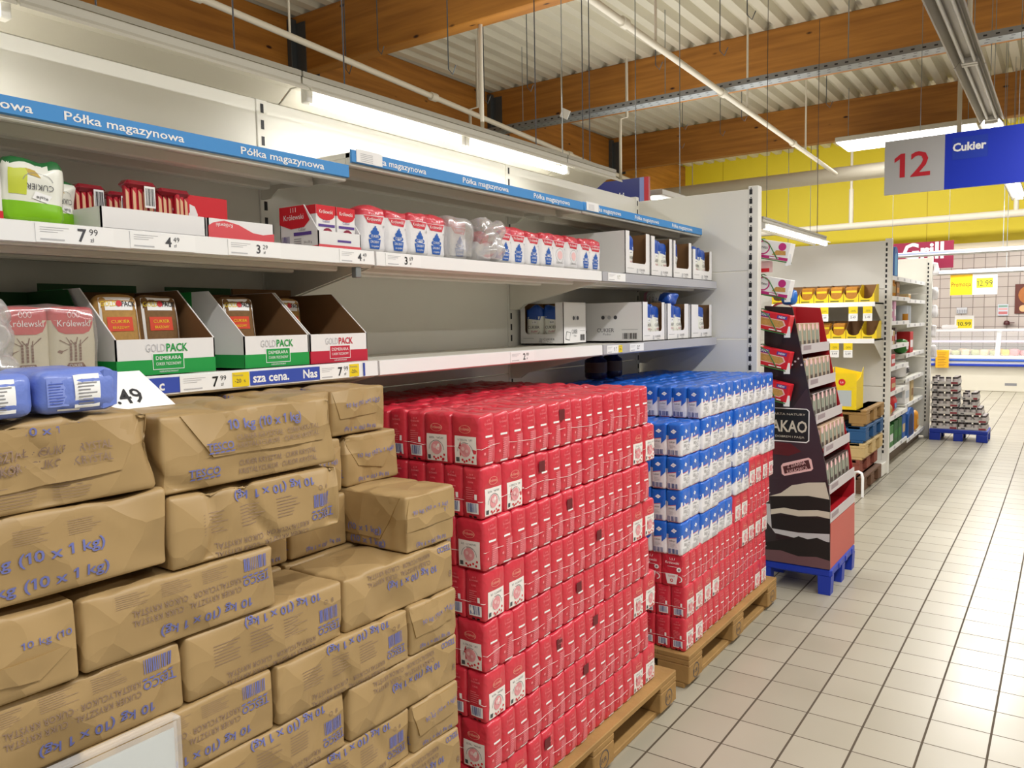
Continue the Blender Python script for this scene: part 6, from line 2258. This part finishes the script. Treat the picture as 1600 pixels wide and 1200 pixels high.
# ------------------------------------------------------------------ pipes, cable tray, rods
def pipe(name, label, pts, r, m_=PIPEW, drops=(), joints=(), zt=ZD):
    t = thing(name, label, 'pipe', pts[0])
    o = Vector(pts[0])
    m = MB(); m.tube([Vector(p) - o for p in pts], r, m_, 10); m.build('pipe_run', t)
    for (x, y, z0, z1, rr_) in drops:
        m = MB(); m.tube([V(x, y, z0) - o, V(x, y, z1) - o], rr_, m_, 6); m.build('drop_rod', t)
    for (x, y, z) in joints:
        m = MB(); m.tube([V(x, y - .05, z) - o, V(x, y + .05, z) - o], r * 1.5, m_, 10); m.build('coupling', t)
    return t


def zp(y): return 4.44 - .0548 * (y - 2.9)
pipe('sprinkler_pipe', 'white sprinkler pipe running beside the long timber beam', [(-6.2, 2.0, zp(2.0)), (-6.2, 12.5, zp(12.5))], .032,
     drops=[(-6.2, y, zp(y), ZD, .012) for y in (3.6, 5.2, 8.2, 10.2)], joints=[(-6.2, y, zp(y)) for y in (4.2, 7.3, 10.4)])


def zq(y): return 4.34 - .027 * (y - 6.29)
pipe('sprinkler_pipe', 'white sprinkler pipe crossing under the timber beams over the aisle', [(-3.5, 4.5, zq(4.5)), (-3.5, 15.2, zq(15.2))], .034,
     drops=[(-3.5, y, zq(y), ZD, .014) for y in (7.6, 10.4, 13.2)], joints=[(-3.5, y, zq(y)) for y in (6.9, 9.5, 12.5)])
for i, (x, y, z0, z1) in enumerate(((-5.3, 7.05, 2.3, 4.75), (-5.6, 10.9, 2.45, 4.55), (-6.9, 8.9, 2.6, 4.5), (-.95, 9.2, 3.3, 4.33))):
    t = pipe('drop_pipe', 'thin white vertical pipe %s' % ('before the first visible timber beam', 'with a bent top hanging past the cable tray', 'beside the steel hanger of the second beam', 'by the lamp row near the aisle sign')[i],
             [(x, y, z0), (x, y, z1), (x + .06, y + .1, z1 + .04), (x + .06, y + .1, ZD)], .022)
pipe('round_duct', 'wide pale round duct crossing before the yellow wall', [(-9.0, 15.9, 4.18), (3.0, 15.9, 4.20)], .14, mat('duct_cream', 'D8D0BC', .4), drops=[(x, 15.9, 4.2, ZD, .01) for x in (-6.5, -4.0, .5)])
pipe('white_pipe', 'slim white pipe running low along the yellow wall', [(-7.5, 18.6, 3.50), (4.0, 18.6, 3.50)], .075, PIPEW,
     drops=[(-3.95, 18.6, 3.5, 4.30, .05), (-.9, 18.6, 3.5, 4.3, .05), (-3.95, 18.6, 4.3, ZD, .03)])
t = thing('cable_tray', 'galvanised perforated cable tray under the second timber beam', 'cable tray', (0, 9.62, 4.31))
m = MB()
m.box(-7.6, 7.5, -.10, .10, 0, .004, GALV); m.box(-7.6, 7.5, -.104, -.10, 0, .07, GALV); m.box(-7.6, 7.5, .10, .104, 0, .07, GALV)
x = -7.5
while x < 2:
    m.rect((x, -.1046, .025), UX, UZ, .035, .016, BLACK)
    m.rect((x + .02, -.07, -.0006), UX, (0, 1, 0), .035, .02, BLACK)
    m.rect((x, .03, -.0006), UX, (0, 1, 0), .035, .02, BLACK)
    x += .11
m.build('perforated_channel', t)
for x in (-6.5, -4.3, -2.1, .1):
    m = MB(); m.tube([(x, 0, .004), (x, 0, ZD - 4.31)], .006, GALV, 5); m.build('hanger', t)
m = MB(); m.box(-.07, .07, -.005, .005, 0, .12, WHITE, .003)
tag(m.build('junction_box', None, (-5.75, 9.50, 4.315), (0, .5, 0)), 'small white tilted box on the cable tray', 'box')
# thin rods and hooks hanging from the roof deck
i = 0
for (x, y, ln) in ((-6.6, 6.3, 1.1), (-6.3, 6.5, .9), (-5.9, 7.9, 1.2), (-5.6, 8.4, 1.0), (-4.9, 6.0, 1.5), (-4.6, 6.2, .7), (-4.1, 8.9, .9), (-3.2, 8.6, 1.0), (-2.8, 8.3, .8), (-5.2, 12.3, .8), (-4.4, 12.8, .7), (-3.0, 12.4, .8), (-5.8, 13.6, .8), (-4.9, 17.2, 2.4), (-4.5, 17.4, 2.5), (-5.2, 14.0, .6)):
    t = thing('hanging_hook', 'thin wire rod with a hook hanging from the roof deck, %s of the row' % ('first second third fourth fifth sixth seventh eighth ninth tenth eleventh twelfth thirteenth fourteenth fifteenth sixteenth'.split()[i]), 'hook', (x, y, ZD), 0, 'wire rods hanging from the roof deck')
    m = MB(); m.tube([(0, 0, .02), (0, 0, -ln), (.05, 0, -ln - .06), (.09, 0, -ln + .02)], .006, STEELD, 5); m.build('wire_rod', t)
    i += 1
